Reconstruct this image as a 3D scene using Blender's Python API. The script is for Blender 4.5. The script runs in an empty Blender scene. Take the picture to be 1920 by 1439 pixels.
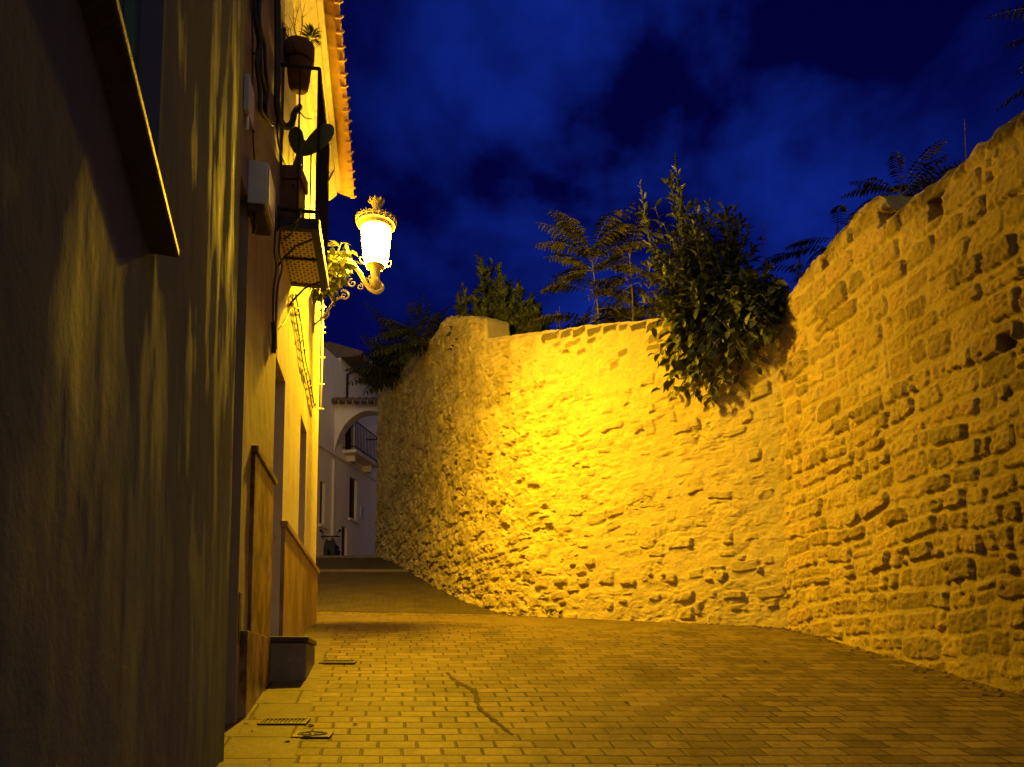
import bpy, math, random
import numpy as np
from mathutils import Vector, Matrix
random.seed(7); rng = np.random.default_rng(7)
S = bpy.context.scene; COL = S.collection
R = math.radians

# ------------------------------------------------------------------ camera
FPX, HOR, PITCH = 1450.0, 1270.0, R(4.5)
PY0 = HOR - FPX*math.tan(PITCH)
cd = bpy.data.cameras.new('camera'); cam = bpy.data.objects.new('camera', cd); COL.objects.link(cam)
cam.rotation_euler = (math.pi/2+PITCH, 0, 0); cd.lens = FPX/1920*36; cd.sensor_width = 36
cd.shift_y = (PY0-719.5)/1920; cd.clip_start = .02; cd.clip_end = 2000
S.camera = cam
ca, sa = math.cos(PITCH), math.sin(PITCH)
def ray(px, py):                      # slopes X/Y and Z/Y of the sight line
    u = (px-960)/FPX; v = (PY0-py)/FPX; k = ca-v*sa
    return u/k, (sa+v*ca)/k
def P(px, py, Y):
    a, b = ray(px, py); return Vector((a*Y, Y, b*Y))
def proj(X, Y, Z):                    # inverse of ray(): where a point falls in the photograph
    d = Y*ca+Z*sa; return 960+FPX*X/d, PY0-FPX*(Z*ca-Y*sa)/d
def profile(X, Y, pts, z0=4.8):        # height of a wall crest whose outline passes the given photo points
    xs = [p[0] for p in pts]; ys = [p[1] for p in pts]; z = np.full(len(X), z0)
    for _ in range(12):
        px, _y = proj(X, Y, z); py = np.interp(px, xs, ys); v = (PY0-py)/FPX; z = .5*z+.5*(sa+v*ca)/(ca-v*sa)*Y
    return z
class Plane:                          # a vertical facade: X = m*Y + c
    def __init__(s, vp, c=None, through=None):
        s.m = (vp-960)/FPX*ca
        s.c = c if c is not None else through[0]-s.m*through[1]
        l = math.hypot(s.m, 1); s.d = Vector((s.m/l, 1/l, 0)); s.n = Vector((1/l, -s.m/l, 0)); s.l = l
    def pt(s, Y, z, out=0.0): return Vector((s.m*Y+s.c, Y, z)) + s.n*out
    def hit(s, px, py, out=0.0):      # -> Y, z on the plane (offset by out)
        a, b = ray(px, py); c = s.c + out*s.l
        Y = c/(a-s.m); return Y, b*Y
SLOPE, G0 = .221, -1.504
def GZ(Y): return np.interp(Y, [-300., 9.2, 9.8, 13.0, 13.7, 24., 324.], [SLOPE*-300+G0, .529, .640, 1.035, 1.18, 3.80, 12.8])
def G(X, Y): return float(GZ(Y))

# ------------------------------------------------------------------ noise
_perm = rng.random((8, 512, 512))
def vnoise(x, y, k=0):
    x = np.asarray(x, float); y = np.asarray(y, float)
    xi = np.floor(x).astype(int); yi = np.floor(y).astype(int); fx = x-xi; fy = y-yi
    fx = fx*fx*(3-2*fx); fy = fy*fy*(3-2*fy); t = _perm[k % 8]
    a = t[xi % 512, yi % 512]; b = t[(xi+1) % 512, yi % 512]; c = t[xi % 512, (yi+1) % 512]; d = t[(xi+1) % 512, (yi+1) % 512]
    return (a*(1-fx)+b*fx)*(1-fy)+(c*(1-fx)+d*fx)*fy
def fbm(x, y, o=4, k=0):
    r = 0; a = .5; t = 0
    for i in range(o):
        r = r+a*(vnoise(x*2**i+17.3*i, y*2**i+9.1*i, k+i)-.5); t += a; a *= .55
    return r/t*2                      # about -1..1
def sstep(a, b, x):
    t = np.clip((x-a)/(b-a), 0, 1); return t*t*(3-2*t)

# ------------------------------------------------------------------ mesh helpers
class MB:
    def __init__(s): s.v = []; s.f = []
    def add(s, vs, fs):
        n = len(s.v); s.v += [tuple(v) for v in vs]; s.f += [tuple(i+n for i in f) for f in fs]; return s
    def box(s, o, ax, ay, az, bev=0):  # o = corner, three edge vectors
        o, ax, ay, az = map(Vector, (o, ax, ay, az))
        s.add([o, o+ax, o+ax+ay, o+ay, o+az, o+ax+az, o+ax+ay+az, o+ay+az],
              [(3, 2, 1, 0), (4, 5, 6, 7), (0, 1, 5, 4), (1, 2, 6, 5), (2, 3, 7, 6), (3, 0, 4, 7)]); return s
    def prism(s, pts, h):             # polygon (3D points) swept by vector h
        pts = [Vector(p) for p in pts]; n = len(pts); h = Vector(h)
        s.add(pts+[p+h for p in pts], [tuple(range(n))[::-1], tuple(range(n, 2*n))]+[(i, (i+1) % n, n+(i+1) % n, n+i) for i in range(n)]); return s
    def tube(s, pts, r, n=6, cap=True):
        pts = [Vector(p) for p in pts]; rs = r if isinstance(r, (list, tuple)) else [r]*len(pts)
        up = Vector((.31, .17, .94)); vs = []; fs = []
        for i, p in enumerate(pts):
            t = (pts[min(i+1, len(pts)-1)]-pts[max(i-1, 0)])
            t = t.normalized() if t.length > 1e-9 else Vector((0, 0, 1))
            a = t.cross(up); a = a.normalized() if a.length > 1e-3 else t.orthogonal().normalized(); b = t.cross(a); up = b*1.0 if False else up
            for k in range(n):
                q = 2*math.pi*k/n; vs.append(p+(a*math.cos(q)+b*math.sin(q))*rs[i])
        for i in range(len(pts)-1):
            for k in range(n): fs.append((i*n+k, i*n+(k+1) % n, (i+1)*n+(k+1) % n, (i+1)*n+k))
        if cap: fs += [tuple(range(n))[::-1], tuple((len(pts)-1)*n+k for k in range(n))]
        s.add(vs, fs); return s
    def lathe(s, c, prof, n=20, axis=None, cap=True):   # prof: (radius, height)
        c = Vector(c); vs = []; fs = []
        for r, h in prof:
            for k in range(n):
                q = 2*math.pi*k/n; vs.append(c+Vector((r*math.cos(q), r*math.sin(q), h)))
        for i in range(len(prof)-1):
            for k in range(n): fs.append((i*n+k, i*n+(k+1) % n, (i+1)*n+(k+1) % n, (i+1)*n+k))
        if cap: fs += [tuple(range(n))[::-1], tuple((len(prof)-1)*n+k for k in range(n))]
        s.add(vs, fs); return s
    def build(s, name, mat, parent=None, smooth=False, bev=0, sub=0):
        me = bpy.data.meshes.new(name); me.from_pydata(s.v, [], s.f); me.update()
        return link(name, me, mat, parent, smooth, bev)
def link(name, me, mat, parent=None, smooth=False, bev=0):
    if mat: me.materials.append(mat)
    if smooth: me.polygons.foreach_set('use_smooth', [True]*len(me.polygons))
    o = bpy.data.objects.new(name, me); COL.objects.link(o)
    if parent is not None:
        o.parent = parent; o.matrix_parent_inverse = Matrix.Translation(parent.location).inverted()
    if bev:
        m = o.modifiers.new('bevel', 'BEVEL'); m.width = bev; m.segments = 2; m.limit_method = 'ANGLE'
    return o
def np_mesh(name, V, F, mat, parent=None, smooth=True, col=None, uv=None):
    me = bpy.data.meshes.new(name); V = np.asarray(V, np.float32); F = np.asarray(F, np.int32)
    me.vertices.add(len(V)); me.vertices.foreach_set('co', V.ravel())
    me.loops.add(F.size); me.loops.foreach_set('vertex_index', F.ravel())
    me.polygons.add(len(F)); me.polygons.foreach_set('loop_start', np.arange(len(F), dtype=np.int32)*F.shape[1])
    me.polygons.foreach_set('loop_total', np.full(len(F), F.shape[1], np.int32))
    me.update(calc_edges=True)
    if col is not None:
        a = me.color_attributes.new('Col', 'FLOAT_COLOR', 'POINT')
        c = np.ones((len(V), 4), np.float32); c[:, :3] = col; a.data.foreach_set('color', c.ravel())
    if uv is not None:
        l = me.uv_layers.new(name='UVMap'); l.data.foreach_set('uv', np.asarray(uv, np.float32)[F.ravel()].ravel())
    me.validate()
    return link(name, me, mat, parent, smooth)
def grid_faces(n, m, off=0):          # n columns x m rows, index i*m+j
    i, j = np.meshgrid(np.arange(n-1), np.arange(m-1), indexing='ij')
    a = i*m+j; return np.stack([a, a+m, a+m+1, a+1], -1).reshape(-1, 4)+off
def tag(o, label=None, cat=None, group=None, kind=None):
    if label: o['label'] = label
    if cat: o['category'] = cat
    if group: o['group'] = group
    if kind: o['kind'] = kind
    return o
def thing(name, label, cat, loc=(0, 0, 0), group=None):
    o = bpy.data.objects.new(name, None); COL.objects.link(o); o.location = loc; o.empty_display_size = .1
    return tag(o, label, cat, group)

# ------------------------------------------------------------------ materials
class NT:
    def __init__(s, name, world=None):
        if world: s.t = world.node_tree
        else:
            s.m = bpy.data.materials.new(name); s.m.use_nodes = True; s.t = s.m.node_tree
        s.t.nodes.clear()
    def n(s, ty, ins=None, **kw):
        o = s.t.nodes.new(ty)
        for k, v in kw.items(): setattr(o, k, v)
        for k, v in (ins or {}).items():
            if isinstance(v, bpy.types.NodeSocket): s.t.links.new(v, o.inputs[k])
            else: o.inputs[k].default_value = v
        return o
    def math(s, op, a, b=0.0, c=0.0):
        return s.n('ShaderNodeMath', {0: a, 1: b, 2: c}, operation=op).outputs[0]
    def noise(s, vec, scale, detail=4, rough=.55):
        return s.n('ShaderNodeTexNoise', {'Vector': vec, 'Scale': scale, 'Detail': detail, 'Roughness': rough}).outputs[0]
    def mrange(s, x, a, b, c=0., d=1.):
        return s.n('ShaderNodeMapRange', {0: x, 1: a, 2: b, 3: c, 4: d}).outputs[0]
    def mix(s, f, a, b, mode='MIX'):
        return s.n('ShaderNodeMixRGB', {0: f, 1: a, 2: b}, blend_type=mode).outputs[0]
    def obj(s): return s.n('ShaderNodeTexCoord').outputs['Object']
    def scale(s, vec, sc): return s.n('ShaderNodeMapping', {0: vec, 3: sc}).outputs[0]
    def finish(s, col, rough=.8, bump=None, bstr=.3, bdist=.01, metal=0., spec=.3, extra=None):
        b = s.n('ShaderNodeBsdfPrincipled', {'Base Color': col, 'Roughness': rough, 'Metallic': metal, 'Specular IOR Level': spec})
        if bump is not None:
            bm = s.n('ShaderNodeBump', {'Height': bump, 'Strength': bstr, 'Distance': bdist}); s.t.links.new(bm.outputs[0], b.inputs['Normal'])
        for k, v in (extra or {}).items():
            if isinstance(v, bpy.types.NodeSocket): s.t.links.new(v, b.inputs[k])
            else: b.inputs[k].default_value = v
        o = s.n('ShaderNodeOutputMaterial'); s.t.links.new(b.outputs[0], o.inputs[0]); return s.m
def C(r, g, b): return (r, g, b, 1)
def noisy(name, c1, c2, scale=6, rough=.8, bscale=40, bstr=.3, bdist=.006, metal=0., spec=.3, stretch=(1, 1, 1), con=.2):
    t = NT(name); v = t.obj(); f = t.mrange(t.noise(t.scale(v, stretch), scale, 6, .65), .5-con, .5+con)
    return t.finish(t.mix(f, C(*c1), C(*c2)), rough, t.noise(v, bscale, 5, .6), bstr, bdist, metal, spec)
def plaster(name, c1, c2, c3, spec=.2, shade_y=None):
    t = NT(name); v = t.obj()
    f = t.mrange(t.noise(v, 1.3, 5, .6), .35, .7)
    st = t.mrange(t.noise(t.scale(v, (5, 5, .35)), 2.2, 5, .65), .5, .75)       # rain streaks
    pat = t.mrange(t.noise(v, 4, 6, .7), .56, .68)
    col = t.mix(t.math('MULTIPLY', st, .55), t.mix(f, C(*c1), C(*c2)), C(*c3))
    col = t.mix(t.math('MULTIPLY', pat, .35), col, C(*c3))
    if shade_y is not None:
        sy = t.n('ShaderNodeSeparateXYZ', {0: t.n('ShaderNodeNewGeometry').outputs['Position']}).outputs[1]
        col = t.mix(t.mrange(sy, shade_y-.01, shade_y+.01, 1., 0.), col, t.mix(1., col, C(.46, .42, .42), 'MULTIPLY'))  # nearer stretch of wall multiplied darker: balcony shade painted into the colour
    h = t.math('ADD', t.math('MULTIPLY', t.noise(v, 9, 4, .55), 1.0), t.math('MULTIPLY', t.noise(v, 70, 3, .6), .25))
    rough = .9
    if spec is None:                  # hand-rubbed patches of the paint keep a sheen
        sh = t.math('MULTIPLY', t.mrange(t.noise(t.scale(v, (1.6, 1.6, .8)), 1.3, 3, .5), .50, .74), t.mrange(t.noise(t.scale(v, (5, 5, 1.6)), 2.0, 5, .65), .36, .66))
        spec = t.math('MULTIPLY', sh, .09); rough = t.mrange(sh, 0., 1., .95, .66)
    b = t.finish(col, .9, h, .35, .012)
    bs_ = [n_ for n_ in t.t.nodes if n_.type == 'BSDF_PRINCIPLED'][0]
    for k_, v_ in (('Roughness', rough), ('Specular IOR Level', spec)):
        if isinstance(v_, bpy.types.NodeSocket): t.t.links.new(v_, bs_.inputs[k_])
        else: bs_.inputs[k_].default_value = v_
    return b
M = {}
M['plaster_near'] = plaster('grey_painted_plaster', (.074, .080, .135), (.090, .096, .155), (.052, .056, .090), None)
M['plaster'] = plaster('whitewash', (.40, .35, .25), (.50, .44, .32), (.20, .16, .10), shade_y=6.86)
M['plaster_far'] = plaster('pale_far_plaster', (.82, .74, .68), (.86, .78, .72), (.62, .54, .49))
M['marble'] = noisy('brown_marble', (.06, .034, .014), (.24, .155, .07), 5, .45, 60, .15, .003, spec=.25, stretch=(1, 1, .6), con=.09)
M['marble_pale'] = noisy('ochre_marble', (.15, .095, .04), (.30, .21, .10), 4, .5, 60, .15, .003, spec=.25, stretch=(1, 1, .5), con=.12)
M['concrete'] = noisy('step_concrete', (.09, .082, .062), (.17, .15, .11), 7, .85, 50, .4, .008)
M['iron'] = noisy('black_iron', (.012, .011, .010), (.03, .026, .022), 9, .55, 60, .2, .003, .6, .4)
M['cable'] = noisy('black_cable', (.012, .012, .012), (.03, .028, .025), 9, .6, 60, .2, .002)
M['greybox'] = noisy('grey_box_plastic', (.34, .35, .36), (.44, .45, .45), 6, .6, 60, .15, .003)
M['whiteplastic'] = noisy('white_conduit', (.6, .6, .57), (.72, .7, .66), 6, .5, 60, .15, .003)
M['wood'] = noisy('dark_door_wood', (.035, .022, .013), (.08, .048, .026), 5, .6, 30, .4, .006, stretch=(6, 6, .6))
M['teal'] = noisy('teal_shutter_paint', (.03, .09, .09), (.05, .13, .12), 5, .55, 40, .2, .003)
M['slate'] = noisy('dark_sill_stone', (.025, .016, .011), (.06, .037, .02), 8, .6, 50, .5, .006)
M['terra'] = noisy('terracotta', (.085, .034, .017), (.13, .06, .027), 8, .85, 60, .3, .004)
M['tile'] = noisy('roof_tile', (.46, .27, .09), (.60, .38, .14), 5, .85, 50, .4, .006)
M['tiledark'] = noisy('weathered_roof_tile', (.10, .075, .055), (.22, .15, .10), 6, .9, 50, .4, .006)
M['lampmetal'] = noisy('lamp_paint', (.32, .28, .18), (.42, .36, .24), 12, .45, 80, .2, .003, .2, .5)
M['stem'] = noisy('green_stem', (.05, .06, .02), (.09, .09, .035), 8, .7, 60, .3, .004)
M['bark'] = noisy('grey_bark', (.07, .052, .035), (.13, .10, .07), 8, .85, 60, .4, .006)
M['dry'] = noisy('dry_twig', (.07, .045, .025), (.14, .09, .05), 8, .85, 60, .3, .004)
M['soil'] = noisy('soil', (.06, .045, .03), (.12, .09, .06), 3, .95, 30, .6, .03)
M['hill'] = noisy('dry_hill_ground', (.06, .05, .035), (.11, .09, .06), .4, .95, 5, .6, .1)
M['grate'] = noisy('grate_iron', (.05, .04, .022), (.10, .08, .045), 12, .6, 80, .3, .003, .5)
M['castiron'] = noisy('cast_cover', (.09, .072, .035), (.17, .135, .07), 14, .6, 90, .8, .006, .3)
M['stain'] = noisy('tar_stain', (.05, .037, .013), (.14, .105, .037), 26, .9, 60, .2, .003, spec=.05)
M['rubber'] = noisy('scooter_black', (.012, .012, .013), (.03, .03, .03), 9, .5, 60, .2, .003)
M['paper'] = noisy('notice_paper', (.6, .56, .5), (.74, .7, .62), 14, .7, 60, .1, .002)
def leafmat(name, c1, c2, c3, rough=.5):
    t = NT(name); geo = t.n('ShaderNodeNewGeometry'); v = t.obj()
    f = geo.outputs['Random Per Island']; g = t.noise(v, 3, 3)
    col = t.mix(t.mrange(g, .4, .65), t.mix(f, C(*c1), C(*c2)), C(*c3))
    return t.finish(col, rough, t.noise(v, 60, 3), .15, .004, spec=.35, extra={'Subsurface Weight': 0.0, 'Transmission Weight': 0.0})
M['leaf'] = leafmat('bush_leaf', (.035, .048, .014), (.095, .108, .028), (.05, .062, .018))
M['leaf_dark'] = leafmat('dark_leaf', (.02, .03, .012), (.05, .06, .022), (.03, .042, .016))
M['leaf_ail'] = leafmat('pinnate_leaf', (.04, .042, .014), (.075, .07, .022), (.05, .048, .016))
M['leaf_red'] = leafmat('reddish_pinnate_leaf', (.03, .022, .010), (.055, .04, .016), (.03, .033, .012))
M['cactus'] = noisy('cactus_pad', (.05, .06, .025), (.09, .10, .04), 9, .6, 60, .3, .004)

def stone_mat(name, tint=(1, 1, 1)):
    t = NT(name); v = t.obj(); at = t.n('ShaderNodeAttribute', attribute_name='Col')
    n1 = t.mrange(t.noise(v, 7, 8, .65), .3, .72); n2 = t.mrange(t.noise(v, 38, 5, .7), .42, .62); n3 = t.mrange(t.noise(v, 1.1, 4, .6), .35, .7)
    c = t.mix(n1, C(.40, .33, .13), C(.55, .465, .19)); c = t.mix(t.math('MULTIPLY', n2, .35), c, C(.30, .235, .09))
    c = t.mix(t.math('MULTIPLY', n3, .25), c, C(.58, .50, .22))
    c = t.mix(1.0, c, at.outputs['Color'], 'MULTIPLY')
    h = t.math('ADD', t.noise(v, 22, 8, .7), t.math('MULTIPLY', t.noise(v, 90, 4, .7), .35))
    return t.finish(c, .92, h, 1.0, .028, spec=.12)
M['stone'] = stone_mat('ochre_stone')

def paving(name, ca_, cb, joint, su, sv, jw, seed, patch=.5):
    t = NT(name); uv = t.n('ShaderNodeUVMap').outputs[0]; v = t.obj()
    wob = t.n('ShaderNodeTexNoise', {'Vector': uv, 'Scale': 9., 'Detail': 3.}).outputs['Color']
    wv = t.n('ShaderNodeVectorMath', {0: wob, 1: (.5, .5, .5)}, operation='SUBTRACT').outputs[0]
    wv = t.n('ShaderNodeVectorMath', {0: wv, 3: .012}, operation='SCALE').outputs[0]
    uv2 = t.n('ShaderNodeVectorMath', {0: uv, 1: wv}, operation='ADD').outputs[0]
    sp = t.n('ShaderNodeSeparateXYZ', {0: uv2})
    vv = t.math('DIVIDE', sp.outputs[1], sv); row = t.math('FLOOR', vv)
    rn = t.n('ShaderNodeTexWhiteNoise', {'W': t.math('ADD', row, seed)}, noise_dimensions='1D').outputs[0]
    uu = t.math('ADD', t.math('DIVIDE', sp.outputs[0], su), t.math('ADD', t.math('MULTIPLY', row, .5), t.math('MULTIPLY', rn, .3)))
    colm = t.math('FLOOR', uu); fu = t.math('FRACT', uu); fv = t.math('FRACT', vv)
    du = t.math('MULTIPLY', t.math('MINIMUM', fu, t.math('SUBTRACT', 1., fu)), su)
    dv = t.math('MULTIPLY', t.math('MINIMUM', fv, t.math('SUBTRACT', 1., fv)), sv)
    d = t.math('MINIMUM', t.math('MULTIPLY', du, 1.0), dv)
    edge = t.mrange(d, jw*.35, jw, 0, 1)
    big = t.mrange(t.noise(v, .9, 4, .6), .35, .62)
    fill = t.math('MULTIPLY_ADD', big, -.42, 1.0)                   # joints are sanded full in places
    jm = t.math('MULTIPLY', t.math('SUBTRACT', 1., edge), fill)
    cmb = t.n('ShaderNodeCombineXYZ', {0: colm, 1: row}).outputs[0]
    br = t.n('ShaderNodeTexWhiteNoise', {'Vector': cmb}, noise_dimensions='3D').outputs[0]
    base = t.mix(br, C(*ca_), C(*cb))
    dirt = t.mrange(t.noise(v, 2.1, 7, .7), .5, .72); speck = t.mrange(t.noise(v, 120, 3, .6), .6, .75)
    base = t.mix(t.math('MULTIPLY', dirt, patch), base, C(*[x*.45 for x in ca_]))
    base = t.mix(t.math('MULTIPLY', speck, .4), base, C(*[x*1.6 for x in cb]))
    gr = t.mrange(t.noise(v, 34, 6, .75), .46, .64); base = t.mix(t.math('MULTIPLY', gr, .45), base, C(*[x*.35 for x in ca_]))
    gr2 = t.mrange(t.noise(v, 9, 5, .7), .50, .66); base = t.mix(t.math('MULTIPLY', gr2, .35), base, C(*[x*.5 for x in ca_]))
    col = t.mix(jm, base, C(*joint))
    tl = t.math('MULTIPLY', br, .35)
    h = t.math('ADD', t.math('MULTIPLY', t.math('SUBTRACT', 1., jm), .7), t.math('ADD', tl, t.math('MULTIPLY', t.noise(v, 45, 4, .65), .35)))
    return t.finish(col, .6, h, 1.0, .010, spec=.18)
M['paving'] = paving('clay_paving', (.115, .082, .027), (.225, .165, .056), (.010, .007, .003), .245, .142, .0115, 3, .9)
M['upper'] = paving('dark_upper_paving', (.075, .058, .026), (.11, .086, .038), (.03, .022, .012), .24, .13, .014, 9, .7)
M['gutter'] = paving('gutter_slabs', (.12, .093, .038), (.17, .135, .058), (.03, .02, .01), .60, .42, .010, 21, .6)

# ------------------------------------------------------------------ world: dusk sky with torn clouds
w = bpy.data.worlds.new('World'); S.world = w; w.use_nodes = True
t = NT('', w); g = t.n('ShaderNodeTexCoord').outputs['Generated']
sp = t.n('ShaderNodeSeparateXYZ', {0: g}); zz = t.math('ADD', t.math('MAXIMUM', sp.outputs[2], 0.), .22)
pv = t.n('ShaderNodeCombineXYZ', {0: t.math('DIVIDE', sp.outputs[0], zz), 1: t.math('DIVIDE', sp.outputs[1], zz), 2: 0.}).outputs[0]
n1 = t.n('ShaderNodeTexNoise', {'Vector': t.scale(pv, (1.0, .8, 1)), 'Scale': 2.6, 'Detail': 7., 'Roughness': .54, 'Distortion': .15}).outputs[0]
n2 = t.noise(pv, .8, 3, .5)
tgt = P(1200, 120, 1).normalized()
dt = t.n('ShaderNodeVectorMath', {0: g, 1: tuple(tgt)}, operation='DOT_PRODUCT').outputs['Value']
glow = t.mrange(dt, .92, 1.0, .10, 1.15)
cl = t.math('MULTIPLY', t.mrange(n1, .42, .72), glow)
cl = t.math('MULTIPLY', cl, t.mrange(n2, .3, .6, .5, 1.))
base = t.mix(t.mrange(sp.outputs[2], 0., .6), C(.0014, .0016, .070), C(.0008, .0008, .036))
SKY = t.mix(cl, base, C(.008, .036, .44))
gd_ = t.n('ShaderNodeVectorMath', {0: g, 1: tuple(Vector((.25, -1, .16)).normalized())}, operation='DOT_PRODUCT').outputs['Value']
SKY = t.mix(t.mrange(gd_, .45, 1.0), SKY, C(.52, .42, .34))  # glow added in the unseen sky behind the camera, fills camera-facing fronts
bg = t.n('ShaderNodeBackground', {'Color': SKY, 'Strength': 1.0}); wo = t.n('ShaderNodeOutputWorld'); t.t.links.new(bg.outputs[0], wo.inputs[0])

# ------------------------------------------------------------------ facade planes
A = Plane(530, through=P(425, 1439, 4.85)[:2])
B = Plane(730, c=-1.062)
A_END = 4.58; B0, B1 = 4.68, 10.85

def plaster_wall(name, pl, y0, y1, z0, z1, openings, depth, mat, parent, res=.03, amp=.006, freq=3., seed=0, trowel=False):
    ys = np.arange(y0, y1+1e-6, res); zs = np.arange(z0, z1+1e-6, res*1.6)
    for (ya, yb, za, zb, rd) in openings:
        ys = np.concatenate([ys, [ya, yb]]); zs = np.concatenate([zs, [za, zb]])
    def uniq(a, lo, hi, keep):
        a = np.sort(np.concatenate([a, [lo, hi]])); a = a[(a >= lo-1e-9) & (a <= hi+1e-9)]
        out = [a[0]]
        for x in a[1:]:
            if x-out[-1] > res*.3: out.append(x)
            elif any(abs(x-k) < 1e-9 for k in keep): out[-1] = x
        return np.array(out)
    ys = uniq(ys, y0, y1, [o for q in openings for o in q[:2]]+[y0, y1]); zs = uniq(zs, z0, z1, [o for q in openings for o in q[2:4]]+[z0, z1])
    Y, Z = np.meshgrid(ys, zs, indexing='ij')
    h = amp*fbm(Y*freq, Z*freq*.55, 3, seed)+amp*.5*fbm(Y*freq*4, Z*freq*2, 3, seed+2)+amp*.8*fbm(Y*.8, Z*.6, 2, seed+4)
    if trowel: h = h*.3+.0012*fbm(Y*8, Z*6, 3, 5)*sstep(-.2, .6, fbm(Y*1.8, Z*1.3, 2, 6))+.0032*fbm(Y*2.6, Z*1.8, 2, 3)+.012*fbm(Y*1.1, Z*.9, 2, 1)
    fade = np.minimum(sstep(0, .08, Y-y0), sstep(0, .08, y1-Y))
    inside = np.zeros((len(ys)-1, len(zs)-1), bool); yc = (ys[:-1]+ys[1:])/2; zc = (zs[:-1]+zs[1:])/2
    for (ya, yb, za, zb, rd) in openings:
        dy = np.maximum(ya-Y, Y-yb); dz = np.maximum(za-Z, Z-zb); fade = np.minimum(fade, sstep(0, .07, np.maximum(dy, dz)))
        inside |= ((yc > ya) & (yc < yb))[:, None] & ((zc > za) & (zc < zb))[None, :]
    h = h*fade
    n = np.array(pl.n); V = np.stack([pl.m*Y+pl.c, Y, Z], -1)+h[..., None]*n
    V = V.reshape(-1, 3); F = grid_faces(len(ys), len(zs))[~inside.ravel()]
    extra = []; ef = []
    def quad(pts):
        b = len(V)+len(extra); extra.extend([tuple(p) for p in pts]); ef.append((b, b+1, b+2, b+3))
    for (ya, yb, za, zb, rd) in openings:
        q = pl.pt; o = -rd
        quad([q(ya, za), q(ya, za, o), q(ya, zb, o), q(ya, zb)]); quad([q(yb, za, o), q(yb, za), q(yb, zb), q(yb, zb, o)])
        quad([q(ya, zb), q(ya, zb, o), q(yb, zb, o), q(yb, zb)]); quad([q(ya, za, o), q(ya, za), q(yb, za), q(yb, za, o)])
        quad([q(ya, za, o), q(yb, za, o), q(yb, zb, o), q(ya, zb, o)])
    q = pl.pt; d = -depth
    quad([q(y0, z0, d), q(y0, z0), q(y0, z1), q(y0, z1, d)]); quad([q(y1, z0), q(y1, z0, d), q(y1, z1, d), q(y1, z1)])
    quad([q(y0, z1), q(y1, z1), q(y1, z1, d), q(y0, z1, d)]); quad([q(y1, z0, d), q(y0, z0, d), q(y0, z1, d), q(y1, z1, d)])
    return np_mesh(name, np.vstack([V, np.array(extra)]), np.vstack([F, np.array(ef)]), mat, parent, False)

# ================================================================== SETTING
def draine(X): return np.clip(13.15-(X+.07)*.12, 9.6, 13.6)
def road_sheet(name, X0, X1, y0f, y1f, step, mat, zoff=0.):
    xs = np.arange(X0, X1+1e-6, step); n = int(14/step); ts = np.linspace(0, 1, n)
    X, T = np.meshgrid(xs, ts, indexing='ij'); Y = y0f(X)*(1-T)+y1f(X)*T
    Z = GZ(Y)+zoff+.010*fbm(X*.9, Y*.9, 3, 1)
    return tag(np_mesh(name, np.stack([X, Y, Z], -1).reshape(-1, 3), grid_faces(*X.shape), mat, None, True, uv=np.stack([X+.1586*Y, Y], -1).reshape(-1, 2)), kind='structure')
road_sheet('road', -7, 7, lambda X: X*0-4, lambda X: draine(X), .14, M['paving'])
road_sheet('upper_road', -12, 4, lambda X: draine(X)+.0, lambda X: X*0+36, .2, M['upper'], -.004)
def drape(name, mat, left, right, y0, y1, dz, n=60, m=4, kind='structure'):
    Y, T = np.meshgrid(np.linspace(y0, y1, n), np.linspace(0, 1, m), indexing='ij')
    X = left(Y)*(1-T)+right(Y)*T; Z = GZ(Y)+.010*fbm(X*.9, Y*.9, 3, 1)+dz
    return tag(np_mesh(name, np.stack([X, Y, Z], -1).reshape(-1, 3), grid_faces(n, m), mat, None, True, uv=np.stack([(X+.1586*Y), Y], -1).reshape(-1, 2)), kind=kind)
drape('pavement', M['gutter'], lambda Y: B.m*Y+B.c-.1, lambda Y: B.m*Y+B.c+.50-(Y-4.86)*.026, 2.5, 13.2, .006)
# raised drain lip where the slope changes
mb = MB(); X = -3.4
pts = []
for i in range(40):
    x = -3.6+i*.115; y = float(draine(np.array(x))); pts.append((x, y, G(0, y)-.012))
mb.tube(pts, .030, 8)
tag(mb.build('kerb', M['gutter'], None, True), kind='structure')
for yk in (19.6, 23.3):
    mb = MB(); mb.box((-9, yk, G(0, yk)-.2), (8.5, 0, 0), (0, .35, .0), (0, 0, .27)); tag(mb.build('kerb', M['concrete'], None, False, .02), kind='structure')
# big ground sheet and the garden terrace behind the stone walls
n = 41; gx = np.linspace(-300, 300, n); X, Y = np.meshgrid(gx, gx+200, indexing='ij')
Z = -6+2*fbm(X*.02, Y*.02, 3, 2)+np.clip(np.hypot(X, Y-10)-60, 0, None)*.02
tag(np_mesh('ground', np.stack([X, Y, Z], -1).reshape(-1, 3), grid_faces(n, n), M['hill'], None, True), kind='structure')

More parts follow.
